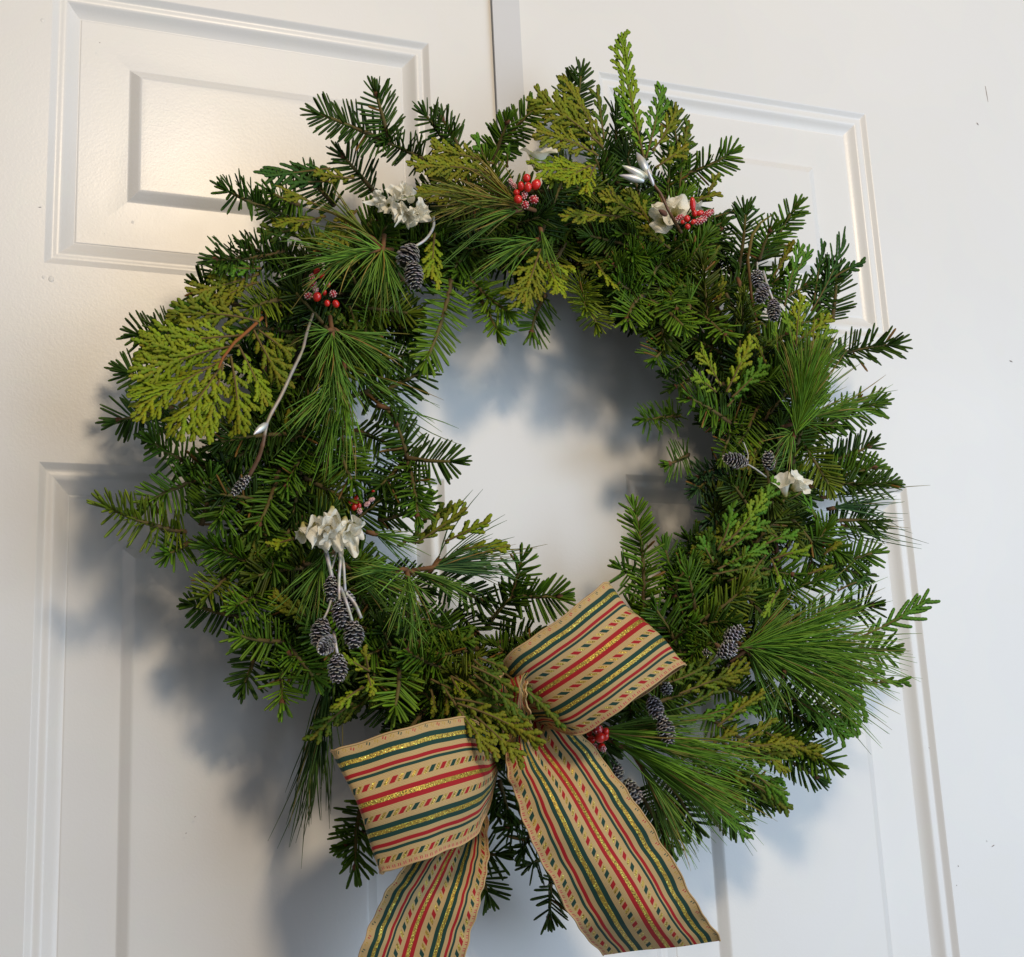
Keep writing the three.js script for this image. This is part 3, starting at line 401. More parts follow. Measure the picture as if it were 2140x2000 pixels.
// pine plumes: tile, base, far end of the middle needles, heights, half spread, needles, tone
const PINES = [
  ['S', 791, 523, 612, 560, 84, 96, 1.05, 85, 'mid'], ['S', 800, 520, 770, 660, 84, 88, .8, 42, 'mid'], ['S', 780, 500, 640, 400, 78, 84, .5, 22, 'olive'], ['S', 792, 516, 880, 600, 80, 82, .6, 14, 'mid'],
  ['S', 694, 694, 700, 880, 78, 84, .75, 85, 'mid'], ['S', 700, 690, 860, 770, 76, 72, .6, 36, 'mid'], ['S', 690, 690, 620, 700, 80, 92, .9, 14, 'mid'], ['S', 719, 784, 700, 990, 72, 80, .42, 60, 'bright'], ['S', 715, 790, 590, 920, 72, 82, .3, 32, 'mid'], ['S', 730, 770, 930, 900, 64, 60, .25, 12, 'mid'],
  ['S', 1090, 431, 880, 410, 86, 96, .55, 90, 'olive'], ['S', 1085, 428, 950, 330, 84, 92, .4, 26, 'strawy'], ['S', 1080, 440, 900, 490, 84, 92, .35, 24, 'mid'], ['S', 1122, 501, 980, 560, 72, 80, .7, 36, 'mid'], ['S', 1130, 480, 1150, 600, 74, 80, .5, 14, 'mid'],
  ['S', 1666, 892, 1700, 694, 90, 96, .82, 250, 'bright'], ['S', 1672, 880, 1820, 835, 80, 80, .5, 80, 'bright'], ['S', 1660, 900, 1610, 960, 84, 90, .9, 22, 'mid'],
  ['S', 1560, 1351, 1800, 1285, 84, 84, .7, 140, 'bright'], ['S', 1600, 1352, 1850, 1345, 86, 80, .46, 125, 'bright'], ['S', 1570, 1355, 1810, 1480, 82, 76, .55, 110, 'bright'], ['S', 1560, 1356, 1660, 1250, 80, 84, .5, 50, 'mid'], ['S', 1660, 1352, 1840, 1420, 82, 78, .5, 90, 'bright'], ['S', 1560, 1356, 1640, 1490, 80, 80, .4, 26, 'mid'],
  ['S', 1262, 1530, 1570, 1590, 74, 80, .24, 110, 'bright'], ['S', 1300, 1560, 1540, 1690, 70, 74, .36, 170, 'bright'], ['S', 1280, 1535, 1480, 1520, 70, 78, .38, 40, 'mid'], ['S', 1340, 1600, 1440, 1790, 66, 66, .3, 60, 'mid'], ['S', 1262, 1525, 1520, 1470, 72, 78, .14, 20, 'mid'],
  ['S', 690, 1400, 628, 1720, 40, 46, .3, 90, 'dark'], ['S', 905, 1186, 1012, 990, 60, 58, .05, 2, 'dark'], ['S', 912, 1182, 1092, 1066, 60, 58, .05, 2, 'dark'], ['S', 930, 1170, 1116, 1142, 58, 56, .05, 3, 'dark'], ['S', 800, 850, 972, 904, 62, 60, .06, 3, 'mid'], ['S', 1700, 1100, 1902, 1140, 40, 42, .12, 8, 'dark'], ['S', 1720, 1040, 1905, 1010, 42, 44, .14, 8, 'dark'], ['S', 1500, 1350, 1440, 1300, 84, 92, .2, 3, 'mid'], ['S', 1640, 1400, 1600, 1560, 80, 84, .2, 5, 'mid'], ['S', 680, 1150, 640, 1290, 72, 82, .5, 40, 'mid'], ['S', 700, 1150, 560, 1290, 70, 80, .25, 14, 'mid'], ['S', 720, 1180, 900, 1300, 66, 70, .5, 24, 'mid'],
  ['S', 905, 1186, 1080, 1170, 70, 66, .42, 70, 'blue'], ['S', 912, 1180, 1060, 1080, 68, 64, .35, 14, 'dark'], ['S', 860, 1195, 1000, 1240, 68, 64, .4, 34, 'mid'], ['S', 852, 1204, 860, 1360, 74, 82, .8, 34, 'mid'], ['S', 840, 1190, 720, 1200, 74, 80, .6, 22, 'mid'], ['S', 780, 1115, 890, 1150, 76, 78, .6, 22, 'mid'],
  ['S', 1740, 1062, 1880, 1045, 44, 46, .35, 34, 'blue'], ['S', 1770, 1100, 1890, 1125, 42, 44, .3, 20, 'dark'], ['S', 1545, 590, 1560, 680, 70, 76, .5, 10, 'olive'], ['S', 1440, 640, 1430, 560, 68, 74, .5, 10, 'mid'],
];
PI.olive = [.16, .20, .03]; PI.strawy = [.24, .19, .035];
for (const [t, x0, y0, x1, y1, za, zb, sp, n, c] of PINES) pineTuft(Q(t, x0, y0, za / 1000), Q(t, x1, y1, zb / 1000), sp, n, PI[c], { straw: c === 'olive' || c === 'strawy' ? .3 : .05, stem: n > 40 ? .012 : .004, along: n > 70 ? .6 : .24 });

// ------------------------------------------------------------------ decorations tucked into the wreath
function ball(mb, c, r, col, n = 10, squash = new V3(1, 1, 1), bump = 0) {
  const rows = Math.max(4, n * .7 | 0), base = [];
  for (let i = 0; i <= rows; i++) for (let j = 0; j < n; j++) {
    const a = i / rows * Math.PI, b = j / n * Math.PI * 2, k = r * (1 + rr(-bump, bump));
    base.push(mb.v(new V3(c.x + Math.sin(a) * Math.cos(b) * k * squash.x, c.y + Math.cos(a) * k * squash.y, c.z + Math.sin(a) * Math.sin(b) * k * squash.z), col));
  }
  for (let i = 0; i < rows; i++) for (let j = 0; j < n; j++) { const a = base[i * n + j], b = base[i * n + (j + 1) % n], d = base[(i + 1) * n + j], e = base[(i + 1) * n + (j + 1) % n]; mb.tri(a, b, d); mb.tri(b, e, d); }
}
function pod(mb, c, dir, L, r, col, n = 12) {            // an oval berry along dir
  const d = dir.clone().normalize(), s = new V3(0, 0, 1).addScaledVector(d, -d.z); if (s.lengthSq() < .01) s.set(1, 0, 0); s.normalize();
  const ks = [0, .04, .13, .28, .5, .72, .87, .96, 1], w = ks.map((k) => Math.max(.00005, r * Math.sqrt(Math.max(0, 1 - (2 * k - 1) ** 2))));
  mb.ribbonTube(ks.map((k) => c.clone().addScaledVector(d, (k - .5) * L)), s, w, w, ks.map((k) => warp(col, .04)), n);
}
function berryPick(label, centre, list, o = {}) {         // list: tile, x, y, radius px, length px, angle, frosted, height mm
  const t = thing('berry_pick', label, 'berry pick', centre, 'red berry picks tucked into the wreath');
  for (const [tile, x, y, r, L, ang, fr, z] of list) {
    const c = Q(tile, x, y, z / 1000), k = TILES[tile][2] / pxm(c), d = new V3(Math.cos(ang), Math.sin(ang), .35), mb = new MB();
    const red = fr ? [.38, .012, .018] : [.62, .012, .006];
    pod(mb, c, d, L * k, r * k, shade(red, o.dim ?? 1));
    const m = part('berry', mb.geo(), M.berry, t);
    const sm = new MB(), root = centre.clone().add(new V3(0, 0, -.022)); sm.ribbonTube([c, c.clone().lerp(root, .5), root], new V3(1, 0, 0), [.0005, .0005, .0006], [.0005, .0005, .0006], Array(3).fill([.04, .06, .015]), 4); part('stem', sm.geo(), M.bark, t);
    if (fr) {
      const fm = new MB(), dn = d.clone().normalize(), s1 = new V3(0, 0, 1).addScaledVector(dn, -dn.z).normalize(), s2 = new V3().crossVectors(dn, s1);
      const cnt = Math.round(17 * L / r / 2);
      for (let q = 0; q < cnt; q++) { const u = (q + .5) / cnt * 2 - 1, a = q * 2.39996, rad = Math.sqrt(1 - u * u) * r * k; ball(fm, c.clone().addScaledVector(dn, u * L * k * .5).addScaledVector(s1, Math.cos(a) * rad).addScaledVector(s2, Math.sin(a) * rad), rr(.00035, .00062), [1, 1, 1], 6); }
      part('sugar_beads', fm.geo(), M.frost, m, true);
    }
  }
}
berryPick('glossy red berry pick at the top centre, at the root of the brownish pine needles', P(1097, 400, .09), [[2, 1078, 1028, 23, 52, 1.5, 0, 104], [2, 1045, 1075, 19, 58, 1.7, 0, 104], [2, 1086, 1080, 23, 58, 1.5, 0, 110], [2, 1132, 1065, 28, 68, 1.0, 0, 104], [2, 1020, 1112, 20, 40, 1.6, 0, 102], [2, 1028, 1150, 26, 52, 1.5, 0, 104],
  [2, 986, 1048, 11, 34, 2, 1, 100], [2, 1006, 1072, 12, 34, 2, 1, 100], [2, 1066, 1126, 16, 40, 1.5, 1, 106], [2, 1070, 1182, 21, 46, 1.4, 1, 104], [2, 1120, 1152, 24, 52, -.3, 1, 106]]);
berryPick('spiky red berry pick with frosted pods in front of the pale upper right flowers', P(1446, 456, .09), [['C', 845, 250, 24, 115, 1.75, 0, 112], ['C', 858, 318, 23, 60, 1.9, 0, 108], ['C', 900, 318, 24, 70, .3, 0, 106], ['C', 965, 322, 25, 110, .55, 1, 108], ['C', 905, 375, 25, 110, .4, 1, 112], ['C', 800, 360, 27, 56, 1.5, 0, 110], ['C', 745, 352, 22, 70, .5, 1, 106], ['C', 806, 422, 23, 46, 1.5, 0, 114], ['C', 850, 385, 18, 50, .8, 0, 112], ['C', 770, 385, 17, 44, .6, 0, 108]]);
berryPick('small red and frosted berry pick at the upper left, under long pine needles', P(672, 612, .075), [['A', 900, 850, 26, 70, 1.2, 0, 82], ['A', 942, 880, 20, 60, 1.2, 0, 82], ['A', 860, 890, 20, 56, 1.3, 1, 84], ['A', 872, 948, 26, 70, 1.5, 1, 84], ['A', 988, 945, 20, 54, 1.4, 0, 84], ['A', 835, 1035, 25, 60, 0, 1, 88], ['A', 902, 1042, 33, 76, 1.4, 0, 92], ['A', 960, 1010, 18, 46, 1.5, 0, 86], ['A', 1026, 1018, 26, 54, 1.4, 1, 90], ['A', 980, 1092, 23, 54, 1.5, 0, 94], ['A', 1047, 1096, 27, 64, 2.1, 0, 94], ['A', 890, 985, 18, 44, 1, 1, 86]]);
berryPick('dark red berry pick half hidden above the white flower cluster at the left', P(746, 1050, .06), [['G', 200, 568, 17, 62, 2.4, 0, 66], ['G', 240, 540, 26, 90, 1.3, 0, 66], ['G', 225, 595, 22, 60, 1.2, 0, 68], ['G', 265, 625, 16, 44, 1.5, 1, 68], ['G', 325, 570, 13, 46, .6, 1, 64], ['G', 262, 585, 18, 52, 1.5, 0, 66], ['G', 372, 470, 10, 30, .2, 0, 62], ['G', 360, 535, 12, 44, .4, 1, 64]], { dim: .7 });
berryPick('red berry pick with frosted tips tucked below the right bow loop', P(1254, 1540, .08), [[9, 1490, 540, 32, 62, 1.2, 1, 90], [9, 1535, 548, 20, 44, 1.5, 0, 92], [9, 1502, 585, 30, 62, 1.3, 0, 94], [9, 1532, 578, 22, 50, 1.3, 0, 92], [9, 1452, 596, 24, 54, .8, 0, 86], [9, 1470, 640, 17, 44, 1.4, 1, 86], [9, 1512, 640, 22, 48, 1.5, 0, 90], [9, 1522, 650, 14, 30, 1.5, 1, 92], [9, 1440, 560, 16, 40, 1, 0, 84]]);
berryPick('single bright red berry showing among the fir at the right edge', P(1728, 1130, .05), [['D', 1196, 470, 22, 76, 2.2, 0, 60], ['D', 1160, 500, 13, 50, 1.8, 0, 58]]);

// cones
const coneCol = [.72, .69, .69], coneDark = [.012, .010, .011];
function coneGeometry(base, dir, L, R) {                  // spirally set scales on a dark core, base = stalk end
  const mb = new MB(), d = dir.clone().normalize(), s1 = new V3(0, 0, 1).addScaledVector(d, -d.z); if (s1.lengthSq() < .05) s1.set(1, 0, 0).addScaledVector(d, -d.x); s1.normalize(); const s2 = new V3().crossVectors(d, s1);
  const prof = (u) => R * Math.pow(Math.sin(Math.PI * Math.min(1, Math.max(0, .10 + u * .84))), .62);
  const ks = [0, .08, .2, .4, .6, .8, .92, 1]; mb.ribbonTube(ks.map((k) => base.clone().addScaledVector(d, k * L)), s1, ks.map((k) => prof(k) * .78), ks.map((k) => prof(k) * .78), ks.map(() => coneDark), 10);
  const rows = Math.round(L / .00175), per = 8;
  for (let r = 0; r < rows; r++) for (let j = 0; j < per; j++) {
    const u = (r + .3 + rr(-.28, .28)) / rows, a = (j + (r % 2) * .5 + r * .07) / per * Math.PI * 2, rad = prof(u), o = s1.clone().multiplyScalar(Math.cos(a)).addScaledVector(s2, Math.sin(a)), tg = new V3().crossVectors(d, o);
    const c = base.clone().addScaledVector(d, u * L).addScaledVector(o, rad * .74), wd = rad * Math.PI / per * rr(.74, .95), out = rad * rr(.30, .46), fw = .0011;
    const cc = warp(mix(coneCol, [.30, .27, .26], rnd() < .3 ? rr(.2, .9) : 0), .2), dk = mix(coneDark, cc, .18);
    const ring = [[-1, .1, 0], [-.72, .82, .75], [-.25, 1.05, 1], [.25, 1.05, 1], [.72, .82, .75], [1, .1, 0]];
    const top = ring.map(([x, q, z]) => mb.v(c.clone().addScaledVector(tg, x * wd).addScaledVector(o, q * out).addScaledVector(d, z * fw), q > .5 ? cc : dk));
    const low = ring.map(([x, q, z]) => mb.v(c.clone().addScaledVector(tg, x * wd).addScaledVector(o, q * out * .98).addScaledVector(d, z * fw - .00055), q > .5 ? shade(cc, .8) : coneDark));
    const a0 = mb.v(c.clone().addScaledVector(o, -out * .2).addScaledVector(d, -.0002), coneDark);
    for (let k = 0; k < 5; k++) { mb.tri(a0, top[k], top[k + 1]); mb.tri(a0, low[k + 1], low[k]); mb.tri(top[k], low[k], top[k + 1]); mb.tri(top[k + 1], low[k], low[k + 1]); }
  }
  return mb.geo();
}
function conePick(label, at0, cones, stems) {             // cones: tile, stalk end, far end, diameter px, height mm, height of far end
  const t = thing('cone_pick', label, 'cone pick', at0, 'silver cone picks tucked into the wreath');
  for (const [tile, x0, y0, x1, y1, w, z0, z1] of cones) { const a = Q(tile, x0, y0, z0 / 1000), b = Q(tile, x1, y1, z1 / 1000); part('cone', coneGeometry(a, b.clone().sub(a), a.distanceTo(b), w * TILES[tile][2] / pxm(a) / 2), M.silver, t); }
  for (const [tile, w, ...p] of stems) { const mb = new MB(), pts = []; for (let k = 0; k < p.length; k += 3) pts.push(Q(tile, p[k], p[k + 1], p[k + 2] / 1000)); const cv = new THREE.CatmullRomCurve3(pts).getPoints(12); mb.ribbonTube(cv, new V3(0, 0, 1), cv.map(() => w * rr(.9, 1.1)), cv.map(() => w), cv.map(() => warp([.50, .48, .46], .15)), 6); part('stem', mb.geo(), M.silver, t); }
}
conePick('cluster of seven silver-tipped cones on pale stems hanging below the white flowers at the left', P(700, 1170, .08),
  [['F', 1015, 575, 1008, 765, 112, 94, 96], ['F', 1125, 690, 1150, 850, 112, 92, 94], ['F', 1075, 765, 1105, 975, 138, 102, 106], ['F', 1180, 925, 1192, 1128, 150, 106, 108], ['F', 950, 905, 905, 1115, 146, 100, 102], ['F', 1010, 1060, 940, 1150, 118, 96, 124], ['F', 1062, 1180, 1058, 1398, 142, 106, 108]],
  [['F', .0012, 970, 375, 84, 985, 440, 92, 1018, 580, 95], ['F', .0006, 1050, 380, 84, 1035, 450, 92, 1012, 520, 95], ['F', .0009, 1075, 370, 86, 1082, 460, 96, 1072, 600, 98, 1075, 770, 102], ['F', .0008, 1080, 380, 86, 1105, 460, 96, 1115, 600, 98, 1120, 690, 98], ['F', .0009, 1085, 660, 98, 1130, 780, 108, 1176, 930, 107], ['F', .0007, 1010, 760, 98, 985, 840, 100, 950, 910, 100], ['F', .0009, 1030, 1000, 98, 1045, 1100, 106, 1060, 1185, 106], ['F', .001, 1120, 700, 96, 1190, 780, 98, 1245, 900, 98]]);
conePick('pair of silver-tipped cones below the crinkled white flowers at the upper left', P(850, 550, .08), [['A', 1650, 650, 1570, 800, 160, 90, 92], ['A', 1640, 770, 1665, 975, 138, 96, 98]], [['A', .0009, 1805, 420, 84, 1805, 500, 88, 1740, 600, 92, 1655, 655, 92]]);
conePick('three silver-tipped cones hanging on a pale stem at the upper right', P(1592, 600, .085), [['C', 1345, 765, 1352, 890, 92, 96, 98], ['C', 1410, 870, 1360, 1005, 98, 98, 102], ['C', 1472, 990, 1480, 1150, 102, 100, 102]], [['C', .0006, 1348, 700, 92, 1348, 770, 96], ['C', .0009, 1395, 770, 90, 1430, 890, 98, 1470, 995, 100]]);
conePick('pair of small silver-tipped cones beside the two white petals at the right', P(1560, 970, .075), [[6, 385, 850, 262, 818, 82, 88, 92], [6, 520, 890, 512, 785, 72, 80, 86]], [[6, .0006, 385, 852, 88, 440, 885, 84, 500, 930, 78], [6, .0004, 370, 730, 80, 395, 800, 82, 388, 850, 86]]);
conePick('diagonal silver-tipped cones at the root of the big right pine plume', P(1520, 1350, .07), [['D', 410, 1225, 555, 1125, 108, 86, 92], ['D', 370, 1345, 500, 1245, 122, 92, 98], ['D', 250, 1350, 300, 1300, 66, 66, 70], ['D', 440, 1400, 490, 1450, 66, 70, 74]], [['D', .0008, 300, 1400, 76, 345, 1365, 86, 375, 1340, 92], ['D', .0007, 330, 1380, 78, 380, 1290, 84, 412, 1225, 86]]);
conePick('three silver-tipped cones hanging under the corner of the right bow loop', P(1375, 1470, .07), [['E', 510, 270, 520, 372, 90, 84, 84], ['E', 400, 385, 460, 545, 118, 92, 96], ['E', 480, 530, 545, 745, 128, 90, 94]], [['E', .0006, 380, 360, 78, 400, 385, 90]]);
conePick('dark silver-tipped cones half hidden beside the right ribbon tail', P(1315, 1640, .05), [['E', 110, 870, 170, 1010, 100, 64, 66], ['E', 210, 1010, 310, 1190, 120, 64, 66]], [['E', .0008, 60, 800, 60, 110, 875, 64]]);

// papery flowers
function floret(mb, c, dir, L, R, o = {}) {               // a crinkled funnel opening along dir
  const { ruffle = .22, yellow = .5, n = 56, open = 1 } = o, d = dir.clone().normalize(), s1 = new V3(.3, .2, 1).addScaledVector(d, -d.dot(new V3(.3, .2, 1))).normalize(), s2 = new V3().crossVectors(d, s1);
  const rows = 10, v = [], waves = [2, 3, 4, 5, 7, 10].map((k) => [k, rnd() * 6.28, rnd() * 6.28, rr(.5, 1) / Math.sqrt(k)]);
  for (let i = 0; i <= rows; i++) { const u = i / rows;
    for (let j = 0; j < n; j++) { const a = j / n * Math.PI * 2; let f1 = 0, f2 = 0;
      for (const [k, p1, p2, am] of waves) { f1 += am * Math.sin(k * a + p1 + u * 2.2); f2 += am * Math.sin(k * a + p2 - u * 1.7); }
      const r = R * (.16 + .84 * Math.pow(u, 1.3) * open) * (1 + f1 * ruffle * u * .9), h = L * (u - (u > .6 ? (u - .6) * .8 : 0) + f2 * ruffle * u * u * 1.1);
      v.push(mb.v(c.clone().addScaledVector(d, h).addScaledVector(s1, Math.cos(a) * r).addScaledVector(s2, Math.sin(a) * r), mix([.55, .50, .10], [.93, .90, .79], Math.min(1, u / yellow)))); } }
  for (let i = 0; i < rows; i++) for (let j = 0; j < n; j++) { const a = v[i * n + j], b = v[i * n + (j + 1) % n], e = v[(i + 1) * n + j], f = v[(i + 1) * n + (j + 1) % n]; mb.tri(a, b, e); mb.tri(b, f, e); }
}
function flowers(label, at0, list) {                      // tile, x, y of the throat, x, y of the mouth, mouth radius px, heights mm, options
  const t = thing('flower_cluster', label, 'dried flower', at0, 'white dried flowers tucked into the wreath');
  for (const [tile, x0, y0, x1, y1, r, z0, z1, o] of list) { const a = Q(tile, x0, y0, z0 / 1000), b = Q(tile, x1, y1, z1 / 1000), mb = new MB(); floret(mb, a, b.clone().sub(a), a.distanceTo(b), r * 1.15 * TILES[tile][2] / pxm(a), o); part('floret', mb.geo(), M.petal, t); }
  const mb = new MB(); for (const [tile, x0, y0, , , , z0] of list) { const a = Q(tile, x0, y0, z0 / 1000), b = at0.clone().add(new V3(0, 0, -.02)); mb.ribbonTube([a, a.clone().lerp(b, .5), b], new V3(1, 0, 0), [.0012, .0008, .0008], [.0012, .0008, .0008], [[.22, .22, .05], [.12, .12, .03], [.1, .08, .03]], 5); }
  part('stalks', mb.geo(), M.bark, t);
}
const wr = { ruffle: .34, yellow: .15 };
flowers('crinkled white dried flowers above the cones at the upper left', P(835, 425, .085), [['A', 1420, 300, 1340, 275, 60, 86, 92, wr], ['A', 1460, 330, 1420, 330, 64, 86, 92, wr], ['A', 1560, 270, 1535, 190, 68, 90, 98, wr], ['A', 1580, 250, 1600, 225, 60, 90, 102, wr], ['A', 1560, 350, 1570, 400, 68, 90, 104, wr], ['A', 1600, 380, 1600, 450, 64, 92, 102, wr], ['A', 1680, 390, 1725, 350, 64, 90, 102, wr], ['A', 1660, 400, 1710, 425, 64, 92, 104, wr], ['A', 1500, 370, 1530, 400, 40, 88, 96, wr]]);
const pale = { ruffle: .2, yellow: .6 };
flowers('pale papery flowers behind the spiky red berries at the upper right', P(1408, 440, .07), [['C', 680, 330, 640, 190, 108, 84, 88, pale], ['C', 720, 340, 760, 210, 96, 84, 92, pale], ['C', 790, 330, 830, 200, 90, 82, 86, pale], ['C', 640, 380, 570, 370, 84, 82, 90, pale], ['C', 700, 350, 690, 270, 108, 86, 96, pale], ['C', 650, 330, 590, 260, 72, 82, 88, pale]]);
const bell = { ruffle: .24, yellow: .42 };
flowers('cluster of white bell flowers facing down above the hanging cones at the left', P(690, 1100, .075), [['F', 790, 160, 800, 290, 62, 88, 94, { ruffle: .2, yellow: .95 }], ['F', 875, 110, 905, 280, 95, 88, 100, bell], ['F', 1020, 40, 1010, 230, 95, 86, 102, bell], ['F', 1120, 120, 1120, 250, 85, 88, 100, { ruffle: .24, yellow: .6 }], ['F', 1180, 160, 1220, 210, 70, 86, 94, wr], ['F', 950, 200, 940, 310, 85, 92, 106, wr], ['F', 1050, 210, 1040, 330, 90, 94, 108, wr], ['F', 1140, 220, 1160, 310, 80, 92, 104, wr], ['F', 1000, 180, 990, 270, 90, 94, 108, wr]]);
flowers('two white papery petals side by side at the right of the wreath', P(1655, 1000, .07), [[6, 612, 1040, 588, 905, 62, 84, 94, { ruffle: .07, yellow: .3 }], [6, 652, 1000, 725, 900, 62, 84, 94, { ruffle: .07, yellow: .3 }], [6, 660, 1010, 745, 960, 50, 86, 96, { ruffle: .07, yellow: .3 }]]);
flowers('translucent white petal beside the olive cedar at the top centre', P(1136, 318, .06), [[2, 1138, 985, 1146, 805, 96, 92, 102, { ruffle: .08, yellow: .1 }]]);

// silvered twigs
function twig(label, pts, buds, tint, cats = []) {
  const t = thing('silver_twig', label, 'twig', pts[Math.floor(pts.length / 2)].p.clone());
  const cv = new THREE.CatmullRomCurve3(pts.map((q) => q.p)).getPoints(40), mb = new MB(), w = cv.map((_, k) => .8 * lerp(pts[0].w, pts.at(-1).w, k / 40) * rr(.92, 1.08) * (1 + .18 * Math.sin(k * 1.7) * (k % 5 === 0)));
  mb.ribbonTube(cv, new V3(0, 0, 1), w, w, cv.map((_, k) => warp(tint(k / 40), .12)), 8); part('branch', mb.geo(), M.silver, t);
  for (const [a, b, r, brown] of buds) { const m2 = new MB(); const ks = [0, .15, .35, .6, .85, 1], w2 = [.5, .85, 1, .85, .45, .06].map((k) => k * r); m2.ribbonTube(ks.map((k) => a.clone().lerp(b, k)), new V3(0, 0, 1), w2, w2, ks.map(() => brown ? [.12, .05, .03] : warp([.72, .74, .76], .15)), 7); part('bud', m2.geo(), brown ? M.bark : M.glitter, t); }
  for (const [a, b, r] of cats) part('catkin', coneGeometry(a, b.clone().sub(a), a.distanceTo(b), r), M.glitter, t);
}
twig('long silver-brown twig with a shiny bud slanting down the left side of the wreath', [{ p: P(654, 656, .07), w: .0010 }, { p: P(640, 700, .098) }, { p: P(632, 732, .104) }, { p: P(612, 774, .108) }, { p: P(588, 826, .11) }, { p: P(559, 882, .112) }, { p: P(549, 930, .11) }, { p: P(540, 958, .106) }, { p: P(520, 996, .1), w: .0014 }],
  [[P(557, 886, .112), P(530, 908, .116), .0022]], (u) => u < .7 ? [.34, .30, .25] : [.17, .09, .05], [[P(521, 994, .1), P(486, 1034, .098), .0027]]);
twig('brown twig with silver buds reaching up at the upper right', [{ p: P(1424, 486, .092), w: .0014 }, { p: P(1398, 442, .102) }, { p: P(1380, 404, .106) }, { p: P(1368, 388, .108) }, { p: P(1350, 356, .106), w: .0009 }],
  [[P(1352, 372, .106), P(1300, 346, .104), .0030], [P(1346, 378, .108), P(1294, 366, .104), .0026], [P(1352, 358, .106), P(1330, 318, .1), .0030], [P(1358, 372, .106), P(1346, 344, .104), .0028], [P(1393, 450, .102), P(1376, 438, .104), .0020, 1], [P(1366, 388, .108), P(1352, 352, .112), .0014]], () => [.17, .085, .04]);

// ------------------------------------------------------------------ ribbon bow
const RW = 1024, RH = 1024;                              // 65 mm across, 52 mm along
function ribbonTextures() {
  const cv = document.createElement('canvas'); cv.width = RW; cv.height = RH; const c = cv.getContext('2d');
  const mc = document.createElement('canvas'); mc.width = RW; mc.height = RH; const m = mc.getContext('2d');
  c.fillStyle = '#b89a68'; c.fillRect(0, 0, RW, RH); m.fillStyle = '#00d200'; m.fillRect(0, 0, RW, RH);   // green: roughness, blue: metalness
  const band = (a, b, col) => { c.fillStyle = col; c.fillRect(a * RW, 0, (b - a) * RW, RH); };
  const G = '#08382e', R = '#9e0a15', gold = (a, b) => { band(a, b, '#b4963c'); m.fillStyle = '#006a78'; m.fillRect(a * RW, 0, (b - a) * RW, RH); };
  for (const o of [.070, .653]) { band(o, o + .038, G); gold(o + .038, o + .072); band(o + .072, o + .106, G); }
  band(.216, .245, R); band(.258, .281, G); band(.795, .823, R); band(.840, .863, G);
  band(.414, .450, R); gold(.450, .485); band(.485, .523, R);
  for (const [a, b] of [[.326, .372], [.568, .612], [.900, .944]]) for (let k = -1; k < 17; k++) {
    const y = k * RH / 16, h = RH / 16, kind = k & 3, sl = h * .85, x0 = a * RW, x1 = b * RW, hh = kind % 2 ? h * .5 : h * .8, yy = y + (h - hh) / 2;
    for (const [q, fill] of [[c, kind === 0 ? R : kind === 2 ? G : '#b09040'], kind % 2 ? [m, '#006a78'] : []]) { if (!q) continue; q.fillStyle = fill; q.beginPath(); q.moveTo(x0, yy); q.lineTo(x1, yy + sl); q.lineTo(x1, yy + sl + hh); q.lineTo(x0, yy + hh); q.closePath(); q.fill(); }
  }
  for (let k = 0; k < 16; k++) {                         // stitching on the two selvedges
    const y = k * RH / 16; c.fillStyle = k % 2 ? '#a8283a' : '#b4304a'; for (const d of [0, 22]) c.fillRect(.968 * RW, y + d, .026 * RW, 9);
    c.fillStyle = ['#a82030', '#b09040', '#20443a', '#b09040'][k & 3]; c.save(); c.translate(.018 * RW + rr(0, 8), y + 10); c.rotate(.5); c.fillRect(0, 0, .024 * RW, 8); c.fillRect(2, 20, .022 * RW, 8); c.restore();
  }
  band(.0, .010, '#b98f3e'); band(.990, 1, '#cf9a86');
  const im = c.getImageData(0, 0, RW, RH), mm = m.getImageData(0, 0, RW, RH), bump = new Uint8Array(RW * RH * 4);
  for (let y = 0; y < RH; y++) for (let x = 0; x < RW; x++) {
    const k = (y * RW + x) * 4, w = .5 + .25 * Math.sin(x * .55 + Math.sin(y * .3)) + .25 * Math.sin(y * .62 + (x & 8 ? 1.5 : 0)), isGold = mm.data[k + 2] > 60, f = 1 + (w - .5) * .26 + rr(-.07, .07);
    for (let q = 0; q < 3; q++) im.data[k + q] = Math.max(0, Math.min(255, im.data[k + q] * f));
    bump[k] = bump[k + 1] = bump[k + 2] = 255 * (isGold ? .35 + .3 * w : .5 * w); bump[k + 3] = 255;
  }
  for (let s = 0; s < 14000; s++) {                      // metallic flakes
    const x = Math.floor(rnd() * RW), y = Math.floor(rnd() * RH), k = (y * RW + x) * 4; if (mm.data[k + 2] < 60) continue;
    const hgt = rr(0, 255), br = rnd() < .22 ? rr(1.4, 2.1) : rr(.42, 1.05), sx = 4 + (rnd() * 6 | 0), sy = 4 + (rnd() * 6 | 0), gx = rr(-30, 30), gy = rr(-30, 30);
    for (let dy = 0; dy < sy; dy++) for (let dx = 0; dx < sx; dx++) { const q = (((y + dy) % RH) * RW + Math.min(RW - 1, x + dx)) * 4; if (mm.data[q + 2] < 60) continue; for (let e = 0; e < 3; e++) { im.data[q + e] = Math.min(255, [190, 160, 66][e] * br); bump[q + e] = Math.max(0, Math.min(255, hgt + dx * gx + dy * gy)); } }
  }
  const mk = (data, srgb) => { const t = new THREE.DataTexture(new Uint8Array(data), RW, RH); t.wrapS = THREE.ClampToEdgeWrapping; t.wrapT = THREE.RepeatWrapping; t.magFilter = THREE.LinearFilter; t.minFilter = THREE.LinearMipmapLinearFilter; t.generateMipmaps = true; if (srgb) t.colorSpace = THREE.SRGBColorSpace; t.needsUpdate = true; return t; };
  return [mk(im.data, true), mk(mm.data), mk(bump)];
}
